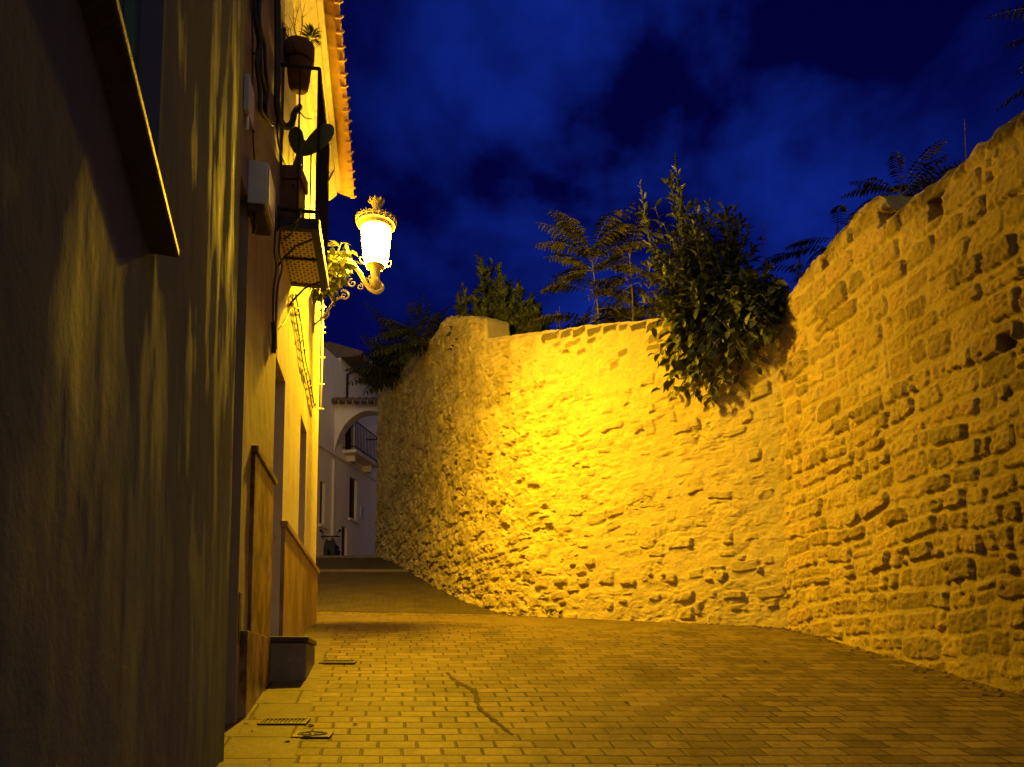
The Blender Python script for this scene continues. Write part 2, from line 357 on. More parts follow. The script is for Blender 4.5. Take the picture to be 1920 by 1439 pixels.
# ================================================================== STONE WALLS
C0 = P(1920, 1305, 6.16); C1 = P(1478, 1178, 9.6); C2 = P(950, 1152, 13.1)
def courses(s0, s1, z0, z1, hr, wr, seed, skew=1.):
    r = random.Random(seed); out = []; z = z0
    while z < z1:
        h = r.uniform(*hr); s = s0-r.uniform(0, .4)
        while s < s1:
            w_ = wr[0]+(wr[1]-wr[0])*r.random()**skew
            if r.random() < .18 and h > .2:       # two small stones stacked
                k = r.uniform(.4, .6); w_ *= .7
                out.append((s+w_/2, z+h*k/2, w_/2, h*k/2)); out.append((s+w_/2, z+h*(k+1)/2, w_/2, h*(1-k)/2))
            else: out.append((s+w_/2, z+h/2+r.uniform(-.015, .015), w_/2, h/2*r.uniform(.85, 1)))
            s += w_
        z += h
    return out
def smooth_plan(pts, it=3):
    pts = [np.array(p[:2], float) for p in pts]
    for _ in range(it):
        q = [pts[0]]
        for a, b in zip(pts[:-1], pts[1:]): q += [a*.75+b*.25, a*.25+b*.75]
        q.append(pts[-1]); pts = q
    return np.array(pts)
def masonry(name, plan, res, topf, thick, mat, parent, layout, style, side):
    L = np.r_[0, np.cumsum(np.hypot(*np.diff(plan, axis=0).T))]
    ss = np.linspace(0, L[-1], int(L[-1]/res)+1); px = np.interp(ss, L, plan[:, 0]); py = np.interp(ss, L, plan[:, 1])
    k = max(3, int(.25/res)); ker = np.ones(k)/k
    tx = np.gradient(px); ty = np.gradient(py); tx = np.convolve(np.pad(tx, k, 'edge'), ker, 'same')[k:-k]; ty = np.convolve(np.pad(ty, k, 'edge'), ker, 'same')[k:-k]
    l = np.hypot(tx, ty); nx = side*-ty/l; ny = side*tx/l
    base = GZ(py)-.15; top = topf(ss, px, py)
    nr = int((top-base).max()/res)+1
    Sg, T = np.meshgrid(ss, np.linspace(0, 1, nr), indexing='ij')
    Zg = base[:, None]*(1-T)+top[:, None]*T
    h, col = style(Sg, Zg, layout(L[-1]), base[:, None], top[:, None])
    rim = sstep(0, .10, top[:, None]-Zg); h = h*(.35+.65*rim)-.05*(1-rim)
    V = np.stack([px[:, None]+nx[:, None]*h, py[:, None]+ny[:, None]*h, Zg], -1)
    n = len(ss); V = V.reshape(-1, 3); F = [grid_faces(n, nr)]; cols = [col.reshape(-1, 3)]
    # bumpy top and plain back
    m = int(thick/.04)+1; d = np.linspace(0, 1, m)[1:]*thick
    St, D = np.meshgrid(ss, d, indexing='ij')
    Zt = top[:, None]+.05*fbm(St*5, D*5, 3, 3)*sstep(0, .1, D)+.02*sstep(0, .15, D)
    Vt = np.stack([px[:, None]-nx[:, None]*(D+.05), py[:, None]-ny[:, None]*(D+.05), Zt], -1)
    off = len(V); allr = np.concatenate([np.arange(n)[:, None]*nr+nr-1, off+np.arange(n)[:, None]*(m-1)+np.arange(m-1)[None, :]], 1)
    a = allr; F.append(np.stack([a[:-1, :-1], a[1:, :-1], a[1:, 1:], a[:-1, 1:]], -1).reshape(-1, 4))
    cols.append(np.full((n*(m-1), 3), .62))
    Vb = np.stack([px-nx*(thick+.05), py-ny*(thick+.05), base], -1); ob = off+n*(m-1)
    F.append(np.stack([a[:-1, -1], a[1:, -1], ob+np.arange(1, n), ob+np.arange(n-1)], -1)); cols.append(np.ones((n, 3)))
    Vall = np.vstack([V, Vt.reshape(-1, 3), Vb])
    # end caps, as strips between front column and back
    caps = []
    for e in (0, n-1):
        fr = e*nr+np.arange(nr); b0 = ob+e; b1 = a[e, -1]
        tt = np.linspace(0, 1, nr); Vc = Vall[b0]*(1-tt[:, None])+Vall[b1]*tt[:, None]
        oc = len(Vall); Vall = np.vstack([Vall, Vc]); cols.append(np.ones((nr, 3)))
        ci = oc+np.arange(nr); F.append(np.stack([fr[:-1], fr[1:], ci[1:], ci[:-1]], -1))
    o = np_mesh(name, Vall, np.vstack(F), mat, parent, True, col=np.vstack(cols))
    return o
def put_stones(Sg, Zg, stones, h, col, prot, edge, warp, tintf, seed, gap=.012, tip=(-.9, .9)):
    r = random.Random(seed); ss = Sg[:, 0]
    wx = warp*fbm(Sg*7, Zg*7, 3, 1)+.07*fbm(Sg*1.6, Zg*1.6, 2, 4); wz = warp*fbm(Sg*7+40, Zg*7, 3, 2)+.075*fbm(Sg*1.1+7, Zg*1.3, 2, 5)*sstep(.25, .8, Zg[:, -1:]-Zg)
    for (cs, cz, hw, hh) in stones:
        if isinstance(cz, tuple): cz = float(np.interp(cs, ss, Zg[:, -1]))-cz[1]
        i0, i1 = np.searchsorted(ss, [cs-hw-.1, cs+hw+.1])
        if i1-i0 < 2: continue
        zs = Zg[i0:i1]; zi = np.where((np.abs(zs-cz) < hh+.1).any(0))[0]
        if len(zi) < 2: continue
        j0, j1 = zi[0], zi[-1]+1; sl = (slice(i0, i1), slice(j0, j1))
        p, e = prot(r, cs, cz), edge*r.uniform(.6, 1.4)
        rr = min(hw, hh)*r.uniform(.15, .6); ang = r.uniform(-.1, .1)
        x = Sg[sl]-cs+wx[sl]; z = Zg[sl]-cz+wz[sl]; x, z = x+ang*z, z-ang*x
        qx = np.abs(x)-hw+gap+rr; qz = np.abs(z)-hh+gap+rr
        dd = np.hypot(np.maximum(qx, 0), np.maximum(qz, 0))+np.minimum(np.maximum(qx, qz), 0)-rr
        pr = sstep(0, e, -dd); tl = np.clip(1+x*r.uniform(*tip)+z*r.uniform(-1.2, 1.6), .25, 1.7)
        hs = pr*p*tl*(1+.0*x)
        h[sl] = np.where(pr > 0, np.maximum(h[sl], 0)*(1-pr)+hs+np.minimum(h[sl], 0)*(1-pr)*1., h[sl])
        tv = tintf(r, cs, cz); col[sl] = col[sl]*(1-pr[..., None]*.9)+np.array(tv)*pr[..., None]*.9
def style_coursed(Sg, Zg, stones, base, top):
    h = .018*fbm(Sg*3, Zg*3, 4, 0)+.006*fbm(Sg*14, Zg*14, 3, 3); h0 = h.copy()
    col = np.ones(Sg.shape+(3,))*np.array([1.0, 1.0, .98]); z = Sg*0
    hh = np.zeros_like(h)
    put_stones(Sg, Zg, stones, hh, col, lambda r, s, zc: r.choice([.018, .028, .038, .048])*r.uniform(.8, 1.2), .014, .026,
               lambda r, s, zc: [(q := r.choice([.62, .8, .9, 1., 1.05])*r.uniform(.9, 1.1)), q*r.uniform(.90, 1.0), q*r.uniform(.75, 1.0)], 11, .016, (-1.1, .2))
    er = sstep(-.5, .35, fbm(Sg*.9+5, Zg*.9, 3, 5))                       # areas where mortar covers the stones
    er = er*(1-.75*sstep(.86, .99, Sg/Sg.max()))
    h = h0+hh*(.50+.50*er)+(.014*fbm(Sg*16, Zg*16, 3, 6)+.011*fbm(Sg*34, Zg*34, 1, 7))*(.35+.65*(hh > .01))
    pits = sstep(.42, .7, fbm(Sg*11, Zg*11, 3, 2)); h -= .022*pits
    pale = sstep(.25, .85, Sg/Sg.max()+.10*fbm(Sg*1.2, Zg*1.2, 3, 6)); col *= (.46+.54*pale)[..., None]*np.array([1.0, .95, .9])  # browner bare stone, plus lamp falloff painted in towards the near end
    for hx, hy, hw_, hz_ in ((1757, 388, .075, .09), (1548, 492, .05, .06), (1662, 402, .10, .07), (1893, 640, .05, .05)):
        Yh, zh = WR.hit(hx, hy); sh_ = (Yh-near.y)*WR.l
        h = h-.16*sstep(.02, -.015, np.maximum(np.abs(Sg-sh_)-hw_, np.abs(Zg-zh)-hz_)+.02*fbm(Sg*9, Zg*9, 2, 2))
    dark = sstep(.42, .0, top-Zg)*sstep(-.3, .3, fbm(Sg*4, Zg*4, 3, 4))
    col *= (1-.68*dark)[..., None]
    return h, col
def style_rubble(Sg, Zg, stones, base, top):
    H = Zg-base-.15; lenT = Sg.max()
    h0 = .034*fbm(Sg*1.6, Zg*1.6, 4, 0)+.020*fbm(Sg*6, Zg*8, 4, 3)+.016*fbm(Sg*15, Zg*20, 2, 6)*sstep(-.3, .3, fbm(Sg*2, Zg*2, 2, 5))
    hh = np.zeros_like(h0); col = np.ones(Sg.shape+(3,))*np.array([1.05, 1.03, .98])
    zb = lambda s: np.interp(s, Sg[:, 0], base[:, 0]); zt = lambda s: np.interp(s, Sg[:, 0], top[:, 0])
    def prot(r, s, z):
        k = z-zb(s)-.15
        if .2 < k < .95+.35*math.sin(s*1.7) and s < 4.9: return r.choice([.012, .026, .04, .055])
        if k > zt(s)-zb(s)-.75: return r.uniform(.012, .03)
        return r.choice([.008, .016, .026, .040])
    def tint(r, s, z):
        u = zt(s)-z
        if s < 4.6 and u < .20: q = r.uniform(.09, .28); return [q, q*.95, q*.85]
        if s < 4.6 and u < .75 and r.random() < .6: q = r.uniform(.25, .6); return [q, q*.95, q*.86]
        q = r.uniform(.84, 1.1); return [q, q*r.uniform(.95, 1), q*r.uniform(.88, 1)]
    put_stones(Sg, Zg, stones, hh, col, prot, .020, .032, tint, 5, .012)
    cov = sstep(-.35, .3, fbm(Sg*1.1+9, Zg*1.4, 3, 5)); low = sstep(1.5, .7, H)
    h = h0+hh*(.35+.65*np.maximum(cov, low))
    c3 = sstep(3.6, 5.2, Sg)                                            # the rougher, pitted stretch round the bend
    pit = sstep(.18, .55, fbm(Sg*6, Zg*7, 4, 2)); h += c3*(.06*fbm(Sg*4, Zg*5, 4, 6)-.085*pit)
    ledge = sstep(.55, .75, fbm(Sg*1.3, Zg*6, 3, 7)); h -= .025*ledge
    crack = sstep(.03, .0, np.abs(fbm(Sg*2.2, Zg*2.6, 4, 4)))*sstep(.1, .4, fbm(Sg*1.2+3, Zg*1.2, 2, 1)); h -= .03*crack
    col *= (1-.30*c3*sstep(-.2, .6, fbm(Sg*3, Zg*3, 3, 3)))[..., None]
    return h, col
def zt_at(px, py, Y): return P(px, py, Y)[2]
# right wall: runs from beyond the frame edge to the inner corner
d01 = (C1-C0); near = C0-d01*.95
planR = smooth_plan([near, C0, C0+d01*.5, C1+d01*.04], 2)
def top_right(ss, px, py):
    return profile(px, py, [(1455, 575), (1480, 545), (1520, 490), (1560, 445), (1598, 405), (1608, 388), (1640, 368), (1652, 372), (1668, 402), (1690, 385), (1740, 345), (1790, 312), (1830, 268), (1880, 225), (1920, 192), (2100, 60), (2600, -300)])+.035*fbm(ss*3.2, ss*0, 3, 2)+.025*fbm(ss*9, ss*0, 2, 3)
WR = Plane(960+FPX*((C1.x-C0.x)/(C1.y-C0.y))/ca, through=(C0.x, C0.y))
wr = thing('stone_wall', 'tall wall of coursed ochre stone blocks along the right side of the street', 'stone wall', (C0.x, C0.y, G(0, C0.y)))
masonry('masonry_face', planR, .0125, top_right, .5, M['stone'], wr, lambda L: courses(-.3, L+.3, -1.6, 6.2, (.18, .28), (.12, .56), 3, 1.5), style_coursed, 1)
# facing wall with the bend up the street
C3 = P(850, 1120, 15.3); C4 = P(752, 1060, 21.0); C5 = P(694, 1037, 25.0)
e12 = (C2-C1)
planF = smooth_plan([C1-e12*.12, C1+e12*.3, C1+e12*.78, C2, C3, C3*.55+C4*.45, C4, C5, C5+Vector((.6, 1.4, 0)), C5+Vector((2, 2.2, 0))], 3)
def top_face(ss, px, py):
    return profile(px, py, [(680, 742), (700, 732), (716, 714), (742, 692), (790, 648), (815, 625), (832, 597), (845, 591), (880, 592), (906, 598), (909, 634), (1000, 622), (1100, 608), (1200, 597), (1300, 588), (1460, 572), (1500, 565)])+.022*fbm(ss*3.2, ss*0, 3, 5)+.012*fbm(ss*10, ss*0, 2, 3)
wf = thing('rubble_wall', 'brightly lit rubble and mortar wall facing the lamp and bending away up the street', 'stone wall', (C2.x, C2.y, G(0, C2.y)))
def lay_f(L):
    r = random.Random(4); out = []
    for (cs, cz, hw, hh) in courses(-.3, 5.2, -.9, 5.0, (.13, .24), (.15, .48), 8):
        if r.random() < .30: continue
        k = r.uniform(.65, 1.1); out.append((cs+r.uniform(-.08, .08), cz+r.uniform(-.07, .07), hw*k*r.uniform(.7, 1.1), hh*k*r.uniform(.8, 1.35)))
    top = [(cs, ('top', cz+.015), hw, hh) for cs, cz, hw, hh in courses(-.2, 5.0, 0, .15, (.18, .19), (.20, .36), 9)]
    top += [(cs, ('top', .27), hw*.8, .06) for cs, cz, hw, hh in courses(-.2, 5.0, 0, .1, (.15, .16), (.24, .50), 19) if r.random() < .6]
    top += [(cs, ('top', .46+r.uniform(-.06, .06)), hw*.6, .055) for cs, cz, hw, hh in courses(-.2, 5.0, 0, .1, (.15, .16), (.3, .6), 29) if r.random() < .5]
    return out+top+courses(5.2, L+.3, -.6, 8.0, (.12, .28), (.14, .5), 10)
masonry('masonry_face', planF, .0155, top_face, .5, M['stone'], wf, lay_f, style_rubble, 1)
# terrace of garden soil behind the walls
def terrace():
    pts = [near+Vector((.4, -.2, 0)), C0+Vector((.4, 0, 0)), C1+Vector((.3, .3, 0)), C2+Vector((.25, .45, 0)), C3+Vector((.45, .2, 0)), C4+Vector((.45, .1, 0)), C5+Vector((.45, .3, 0)), C5+Vector((1, 1.2, 0))]
    V = []; F = []
    for i, p in enumerate(pts):
        z = np.interp(p.y, [4, 10, 11.2, 13, 15, 20, 25], [4.0, 4.1, 4.7, 5.3, 5.8, 6.4, 6.9])
        for j in range(12):
            V.append((p.x+j*1.2+.0*p.y, p.y+j*.25+.2*j*(i in (2, 3)), z+.15*math.sin(i*2+j)-.0*j))
    for i in range(len(pts)-1):
        for j in range(11): F.append((i*12+j, i*12+j+1, i*12+13+j, i*12+12+j))
    tag(np_mesh('terrain', V, F, M['soil'], None, True), kind='structure')
terrace()

# ================================================================== NEAR HOUSE (left edge)
hA = thing('house', 'dim grey plastered house filling the left edge, with a projecting dark window sill', 'house', tuple(A.pt(2, G(0, 2))))
yo, zo = A.hit(300, 200); ys_, zs_ = A.hit(287, 478)
sill_z = zs_
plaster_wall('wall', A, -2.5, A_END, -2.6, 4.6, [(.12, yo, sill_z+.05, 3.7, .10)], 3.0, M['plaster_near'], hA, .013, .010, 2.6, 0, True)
so = .058
mb = MB(); mb.box(A.pt(.05, sill_z, -.02), A.d*(ys_-.05)*A.l, A.n*(so+.02), (0, 0, .022))
sill = mb.build('window_sill', M['slate'], hA, bev=.004)
ye = yo-.0
mb = MB(); mb.box(A.pt(.14, sill_z+.055, -.085), A.d*(yo-.16)*A.l, A.n*.012, (0, 0, 3.6-sill_z))
win = mb.build('window', M['teal'], hA)
mb = MB()
for yy in (.14, yo-.075): MB().box(A.pt(yy, sill_z+.055, -.072), A.d*.07, A.n*.022, (0, 0, 3.6-sill_z)).build('frame', M['teal'], win)
mb = MB(); yb = 4.2
q0 = A.pt(3.75, G(0, 3.75)-.15, 0)
zt_ = P(460, 1430, 4.2)[2]
mb.prism([A.pt(3.3, -1.1), A.pt(3.3, -1.1, .27), A.pt(4.22, -1.1, .27), A.pt(4.22, -1.1)], (0, 0, zt_+1.1))
tag(mb.build('doorstep', M['concrete'], None, bev=.012), 'low dark doorstep at the foot of the near grey house, cut by the bottom edge', 'doorstep', 'doorsteps')

# ================================================================== HOUSE WITH BALCONY
hB = thing('house', 'whitewashed house with iron balcony, stone plinths and tiled eave beside the lamp', 'house', tuple(B.pt(7.5, G(0, 7.5))))
H = B.hit
d1f, d1z = H(450, 1000)[0], H(463, 365)[1]
d2a, d2b, d2z = H(509, 1000)[0], H(533, 800)[0], H(535, 717)[1]
w3a, w3b, w3z = H(561, 900)[0], H(573, 900)[0], H(574, 808)[1]
p1z, p2z = H(470, 832)[1], (H(531, 957)[1]+H(588, 1080)[1])/2
stz = H(505, 1195)[1]
EZ = P(650, 365, B.pt(10.95, 0, .5).y)[2]       # height of the eave tips
op = [(4.74, d1f, G(0, 5)-.3, d1z, .22), (d2a, d2b, stz, d2z, .24), (w3a, w3b, p2z-.25, w3z, .20)]
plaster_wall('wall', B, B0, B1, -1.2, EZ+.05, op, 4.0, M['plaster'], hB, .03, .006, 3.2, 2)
def panel(y0, y1, z0, z1, out0, out1, inset=.0):
    return MB().box(B.pt(y0, z0, out0), B.d*(y1-y0)*B.l, B.n*(out1-out0), (0, 0, z1-z0))
def door(y0, y1, z0, z1, rec, mat):
    o = panel(y0+.01, y1-.01, z0+.01, z1-.01, -rec+.012, -rec+.05).build('door', mat, hB)
    mb = MB(); n = 3; hgt = (z1-z0)
    for k in range(n):
        for c in range(2):
            w_ = (y1-y0)/2; mb.v += panel(y0+c*w_+.07, y0+(c+1)*w_-.07, z0+.1+hgt*k/n, z0+hgt*(k+1)/n-.06, -rec+.052, -rec+.066).v
    MBf = MB()
    for k in range(n):
        for c in range(2):
            w_ = (y1-y0)/2; b = panel(y0+c*w_+.07, y0+(c+1)*w_-.07, z0+.1+hgt*k/n, z0+hgt*(k+1)/n-.06, -rec+.051, -rec+.066); MBf.add(b.v, b.f)
    MBf.build('door_panel', mat, o, bev=.004)
    hd = MB().tube([B.pt((y0+y1)/2+.06, z0+1.0, -rec+.05), B.pt((y0+y1)/2+.06, z0+1.0, -rec+.10), B.pt((y0+y1)/2+.15, z0+1.0, -rec+.105)], .012)
    hd.build('handle', M['iron'], o)
door(4.74, d1f, G(0, 5.3)+.02, d1z, .22, M['wood']); door(d2a, d2b, stz, d2z, .24, M['wood'])
wo = panel(w3a+.01, w3b-.01, p2z-.24, w3z-.01, -.188, -.15).build('window', M['wood'], hB)
mb = MB()
for k in range(22): 
    zz_ = p2z-.2+k*(w3z-p2z+.15)/22; b = panel(w3a+.08, w3b-.08, zz_, zz_+.02, -.149, -.135); mb.add(b.v, b.f)
mb.build('slat', M['wood'], wo)
y1a, y1b = H(468, 1000)[0], H(505, 1000)[0]
pl1 = panel(y1a, y1b, stz-.02, p1z-.055, -.01, .028).build('plinth', M['marble'], hB, bev=.004)
panel(y1a-.02, y1b+.06, p1z-.055, p1z, -.01, .052).build('plinth_cap', M['marble'], pl1, bev=.006)
y2a = d2b+.0
pl2 = MB().prism([B.pt(y2a, .1, -.01), B.pt(y2a, .1, .032), B.pt(B1+.02, .1, .032), B.pt(B1+.02, .1, -.01)], (0, 0, p2z-.06-.1)).build('plinth', M['marble_pale'], hB, bev=.004)
mb = MB(); b = panel(y2a-.02, w3a-.0, p2z-.06, p2z, -.01, .058); mb.add(b.v, b.f); b = panel(w3a+.001, B1+.04, p2z-.06, p2z-.002, -.01, .057); mb.add(b.v, b.f)
mb.build('plinth_cap', M['marble_pale'], pl2, bev=.006)
pl0 = MB().prism([B.pt(d1f+.12, -1, -.01), B.pt(d1f+.12, -1, .05), B.pt(6.62, -1, .05), B.pt(6.62, -1, -.01)], (0, 0, 1+stz-.021)).build('plinth', M['marble'], hB, bev=.005)
ya_, za_ = H(447.5, 1208); yb_, zb_ = H(453, 1113)
panel(d1f+.03, d1f+.11, za_, zb_, -.005, .004).build('meter_hatch', M['iron'], hB)
# doorstep of the second door
yS = H(497, 1200)[0]
mb = MB(); outS = .345
f = lambda y, o, z: B.pt(y, z, o)
mb.prism([f(yS, .0, -.5), f(yS, outS, -.5), f(yS+.75, outS+.0, -.5), f(d2b+.05, outS-.10, -.5), f(d2b+.05, .0, -.5)], (0, 0, .5+stz-.055))
st = thing('doorstep', 'high concrete doorstep with dark slab top before the whitewashed house', 'doorstep', tuple(B.pt(7.2, G(0, 7.2), .17)), 'doorsteps')
mb.build('block', M['concrete'], st, bev=.02)
mb = MB().prism([f(yS-.015, .0, stz-.055), f(yS-.015, outS+.015, stz-.055), f(yS+.76, outS+.015, stz-.055), f(d2b+.06, outS-.09, stz-.055), f(d2b+.06, .0, stz-.055)], (0, 0, .05))
mb.build('slab', M['slate'], st, bev=.012)
# eave: cornice moulding and barrel tiles
co = MB()
prof = [(-.02, -.42), (.03, -.42), (.06, -.36), (.06, -.28), (.12, -.24), (.20, -.16), (.20, -.10), (.26, -.06), (.26, .0), (-.02, .0)]
ez0 = EZ+.04
for (a0, a1) in ((B0, B1-.02),):
    p0 = [B.pt(a0, ez0+z, o) for o, z in prof]; co.prism(p0, B.d*(a1-a0)*B.l)
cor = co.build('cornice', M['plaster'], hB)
ti = MB(); tilt = R(16)
y = B0+.02
def barrel(yc, r, z_off, out, length, conv, th=.014, n=8):
    vs = []; fs = []
    for e in (0, 1):
        for rr in (r, r-th):
            for k in range(n+1):
                a = math.pi*k/n; dy = math.cos(a)*rr*(1 if e == 0 else .86); dz = math.sin(a)*rr*(1 if conv else -1)
                o = out-e*length*math.cos(tilt); z = ez0+z_off+e*length*math.sin(tilt)
                vs.append(B.pt(yc+dy, z+dz, o))
    m = n+1
    for k in range(n):
        fs += [(k, k+1, 2*m+k+1, 2*m+k), (m+k+1, m+k, 3*m+k, 3*m+k+1), (k+1, k, m+k, m+k+1)]
    fs += [(0, 2*m, 3*m, m), (n, m+n, 3*m+n, 2*m+n)]
    ti.add(vs, fs)
while y < B1+.06:
    j = random.uniform(-.008, .008); oo = .425+random.uniform(-.012, .012); n = 6; W_ = .215; th = .020; L_ = 1.2
    sec = [(W_*i/n, .055-.115*(i/n)**1.5) for i in range(n+1)]
    vs = []; fs = []
    for e in (0, 1):
        for d_ in (0, th):
            for (a_, b_) in sec: vs.append(B.pt(y+a_, ez0+.05+j+b_+d_+e*L_*math.sin(tilt), oo-e*L_*math.cos(tilt)))
    m = n+1
    for i in range(n): fs += [(i, i+1, m+i+1, m+i), (2*m+i+1, 2*m+i, 3*m+i, 3*m+i+1), (i+1, i, 2*m+i, 2*m+i+1), (m+i, m+i+1, 3*m+i+1, 3*m+i)]
    fs += [(0, m, 3*m, 2*m), (n, 2*m+n, 3*m+n, m+n)]
    ti.add(vs, fs)
    ti.tube([B.pt(y+W_-.02, ez0+.05+j-.055, oo-.05), B.pt(y+W_-.02, ez0+.05+j-.05, oo+.005), B.pt(y+W_-.01, ez0+.05+j-.02, oo+.04)], [.018, .02, .010], 6)
    barrel(y+.10, .085, .13+j, oo+.0, 1.2, True)
    y += .20
ti.build('roof', M['tile'], hB, False)
MB().prism([B.pt(B0, ez0+.45, -.7), B.pt(B0, ez0+.40, -.7), B.pt(B0, ez0+1.3, -4.0), B.pt(B0, ez0+1.35, -4.0)], B.d*(B1-B0)*B.l).build('roof', M['tiledark'], hB)

# balcony
bya, byb = H(520, 389)[0], H(546, 522)[0]
bz = (H(604, 530, .335)[1]+H(586, 381, .335)[1])/2; bo = .345
bal = MB().box(B.pt(bya, bz, -.01), B.d*(byb-bya)*B.l, B.n*(bo+.01), (0, 0, .02)).build('balcony', None, hB)
tt = NT('ornament_tile'); v = tt.obj()
sx = tt.n('ShaderNodeSeparateXYZ', {0: v})
def wv(a, k): return tt.math('SINE', tt.math('MULTIPLY', a, k))
yy_ = sx.outputs[1]; xx_ = tt.math('ADD', sx.outputs[0], tt.math('MULTIPLY', yy_, .1586))
pp = tt.math('ABSOLUTE', tt.math('ADD', tt.math('MULTIPLY', wv(xx_, 84.), wv(yy_, 84.)), tt.math('MULTIPLY', .5, tt.math('MULTIPLY', wv(xx_, 168.), wv(yy_, 168.)))))
rim_ = tt.mrange(tt.math('MINIMUM', tt.math('ABSOLUTE', wv(xx_, 21.)), tt.math('ABSOLUTE', wv(yy_, 21.))), .03, .10, 0., 1.)
mk = tt.math('MULTIPLY', tt.mrange(pp, .20, .34), rim_)
bal.data.materials.append(tt.finish(tt.mix(mk, C(.05, .022, .010), C(.62, .50, .34)), .35, None, spec=.4))
mb = MB()
for (a0, a1, o0, o1) in ((bya-.03, byb+.03, bo-.045, bo+.03), (bya-.03, bya+.03, -.0, bo-.046), (byb-.03, byb+.03, -.0, bo-.046)):
    mb.box(B.pt(a0, bz-.012, o0), B.d*(a1-a0)*B.l, B.n*(o1-o0), (0, 0, .10))
ym = bya+(byb-bya)*.5; mb.box(B.pt(ym-.012, bz-.015, 0), B.d*.024, B.n*(bo-.047), (0, 0, .014))
mb.build('balcony_frame', M['iron'], bal)
rz = P(590, 121, bya)[2]
mb = MB(); r_ = .009
def bar(y0, o0, z0, y1, o1, z1, r): mb.tube([B.pt(y0, z0, o0), B.pt(y1, z1, o1)], r, 6)
for z_ in (rz, bz+.17):
    bar(bya, bo, z_, byb, bo, z_, .016); bar(bya, 0, z_, bya, bo, z_, .016); bar(byb, 0, z_, byb, bo, z_, .016)
nb = 11
for i in range(nb+1): bar(bya+(byb-bya)*i/nb, bo, bz+.08, bya+(byb-bya)*i/nb, bo, rz, .016 if i in (0, nb) else r_)
for i in range(1, 4):
    bar(bya, bo*i/4, bz+.08, bya, bo*i/4, rz, r_) if i == 2 else None; bar(byb, bo*i/4, bz+.08, byb, bo*i/4, rz, r_)
mb.build('railing', M['iron'], bal)
for yb2 in (bya+.12, byb-.12):
    MB().tube([B.pt(yb2, bz-.30, .0), B.pt(yb2, bz-.22, .05), B.pt(yb2, bz-.10, .15), B.pt(yb2, bz-.02, .30)], .010, 6).build('bracket', M['iron'], bal)
# balcony door behind the rail
panel(bya+.1, byb-.1, bz+.1, bz+2.0 if bz+2.0 < ez0-.45 else ez0-.45, -.004, .02).build('balcony_door', M['wood'], hB)

# ------------------------------------------------------------------ potted plants on the balcony
def leaf_arrays(base, dirs, ups, L, Wd, fold=.25, curl=.2):
    """leaves as 8-vertex folded blades; all inputs arrays"""
    d = dirs/np.linalg.norm(dirs, axis=1, keepdims=True); s = np.cross(d, ups); s /= np.linalg.norm(s, axis=1, keepdims=True)+1e-9; u = np.cross(s, d)
    L = L[:, None]; Wd = Wd[:, None]
    def pt(a, b, c): return base+d*L*a+s*Wd*b+u*L*c
    V = np.stack([pt(0, 0, 0), pt(.3, -.42, fold*.22), pt(.3, 0, .03), pt(.3, .42, fold*.22), pt(.68, -.38, fold*.2-curl*.3), pt(.68, 0, .0-curl*.3), pt(.68, .38, fold*.2-curl*.3), pt(1, 0, -curl)], 1)
    T = np.array([(0, 2, 1, 1), (0, 3, 2, 2), (1, 2, 5, 4), (2, 3, 6, 5), (4, 5, 7, 7), (5, 6, 7, 7)])
    n = len(base); return V.reshape(-1, 3), T, n
def leaves_obj(name, base, dirs, ups, L, Wd, mat, parent, fold=.25, curl=.2):
    V, T, n = leaf_arrays(*[np.asarray(a, float) for a in (base, dirs, ups, L, Wd)], fold, curl)
    V = V.reshape(n, 8, 3); vs = V.reshape(-1, 3)
    tri = np.array([(0, 2, 1), (0, 3, 2), (4, 5, 7), (5, 6, 7), (1, 2, 5), (1, 5, 4), (2, 3, 6), (2, 6, 5)])
    F = (tri[None]+np.arange(n)[:, None, None]*8).reshape(-1, 3)
    return np_mesh(name, vs, F, mat, parent, False)
def rv(k=1.): return Vector((random.uniform(-k, k), random.uniform(-k, k), random.uniform(-k, k)))
# pot in a ring on the near rail
pc = P(560, 166, bya+.17); pr_ = P(588, 120, bya+.17).x-P(533, 120, bya+.17).x; ph = P(560, 88, bya+.17).z-pc.z
pot = thing('potted_plant', 'terracotta pot of dry twigs hung at the top of the balcony rail', 'potted plant', tuple(pc), 'pots on the balcony')
rp = pr_/2
MB().lathe(pc, [(rp*.62, 0), (rp*.70, ph*.1), (rp*.86, ph*.62), (rp*1.0, ph*.64), (rp*1.02, ph*.98), (rp*.92, ph), (rp*.88, ph*.9), (.01, ph*.88)], 24).build('pot', M['terra'], pot, True)
mb = MB(); mb.tube([pc+Vector((rp*.9*math.cos(a), rp*.9*math.sin(a), ph*.6)) for a in np.linspace(0, 2*math.pi, 25)], .008, 6); mb.tube([pc+Vector((0, -rp*.9, ph*.6)), pc+Vector((0, -rp*.9-.12, ph*.6))], .008, 6)
mb.build('pot_ring', M['iron'], pot)
mb = MB()
for i in range(16):
    a = random.uniform(0, 6.28); b = pc+Vector((math.cos(a)*rp*.5, math.sin(a)*rp*.5, ph*.88)); d = Vector((math.cos(a)*.3, math.sin(a)*.3, random.uniform(.5, 1.0)))
    pts = [b+d*.34*k/4*random.uniform(.9, 1.1)+rv(.012)*k for k in range(5)]; mb.tube(pts, [.006, .005, .004, .003, .002], 4)
    for k in (2, 3): mb.tube([pts[k], pts[k]+rv(.06)+Vector((0, 0, .04))], [.003, .0015], 4)
mb.build('twig', M['dry'], pot)
n = 90; aa = rng.random(n)*6.28; el = rng.random(n)*1.2-.1
ctr = np.array(pc)+np.array([.10, .02, ph+.10])
dirs = np.stack([np.cos(aa)*np.cos(el), np.sin(aa)*np.cos(el), np.sin(el)], 1)
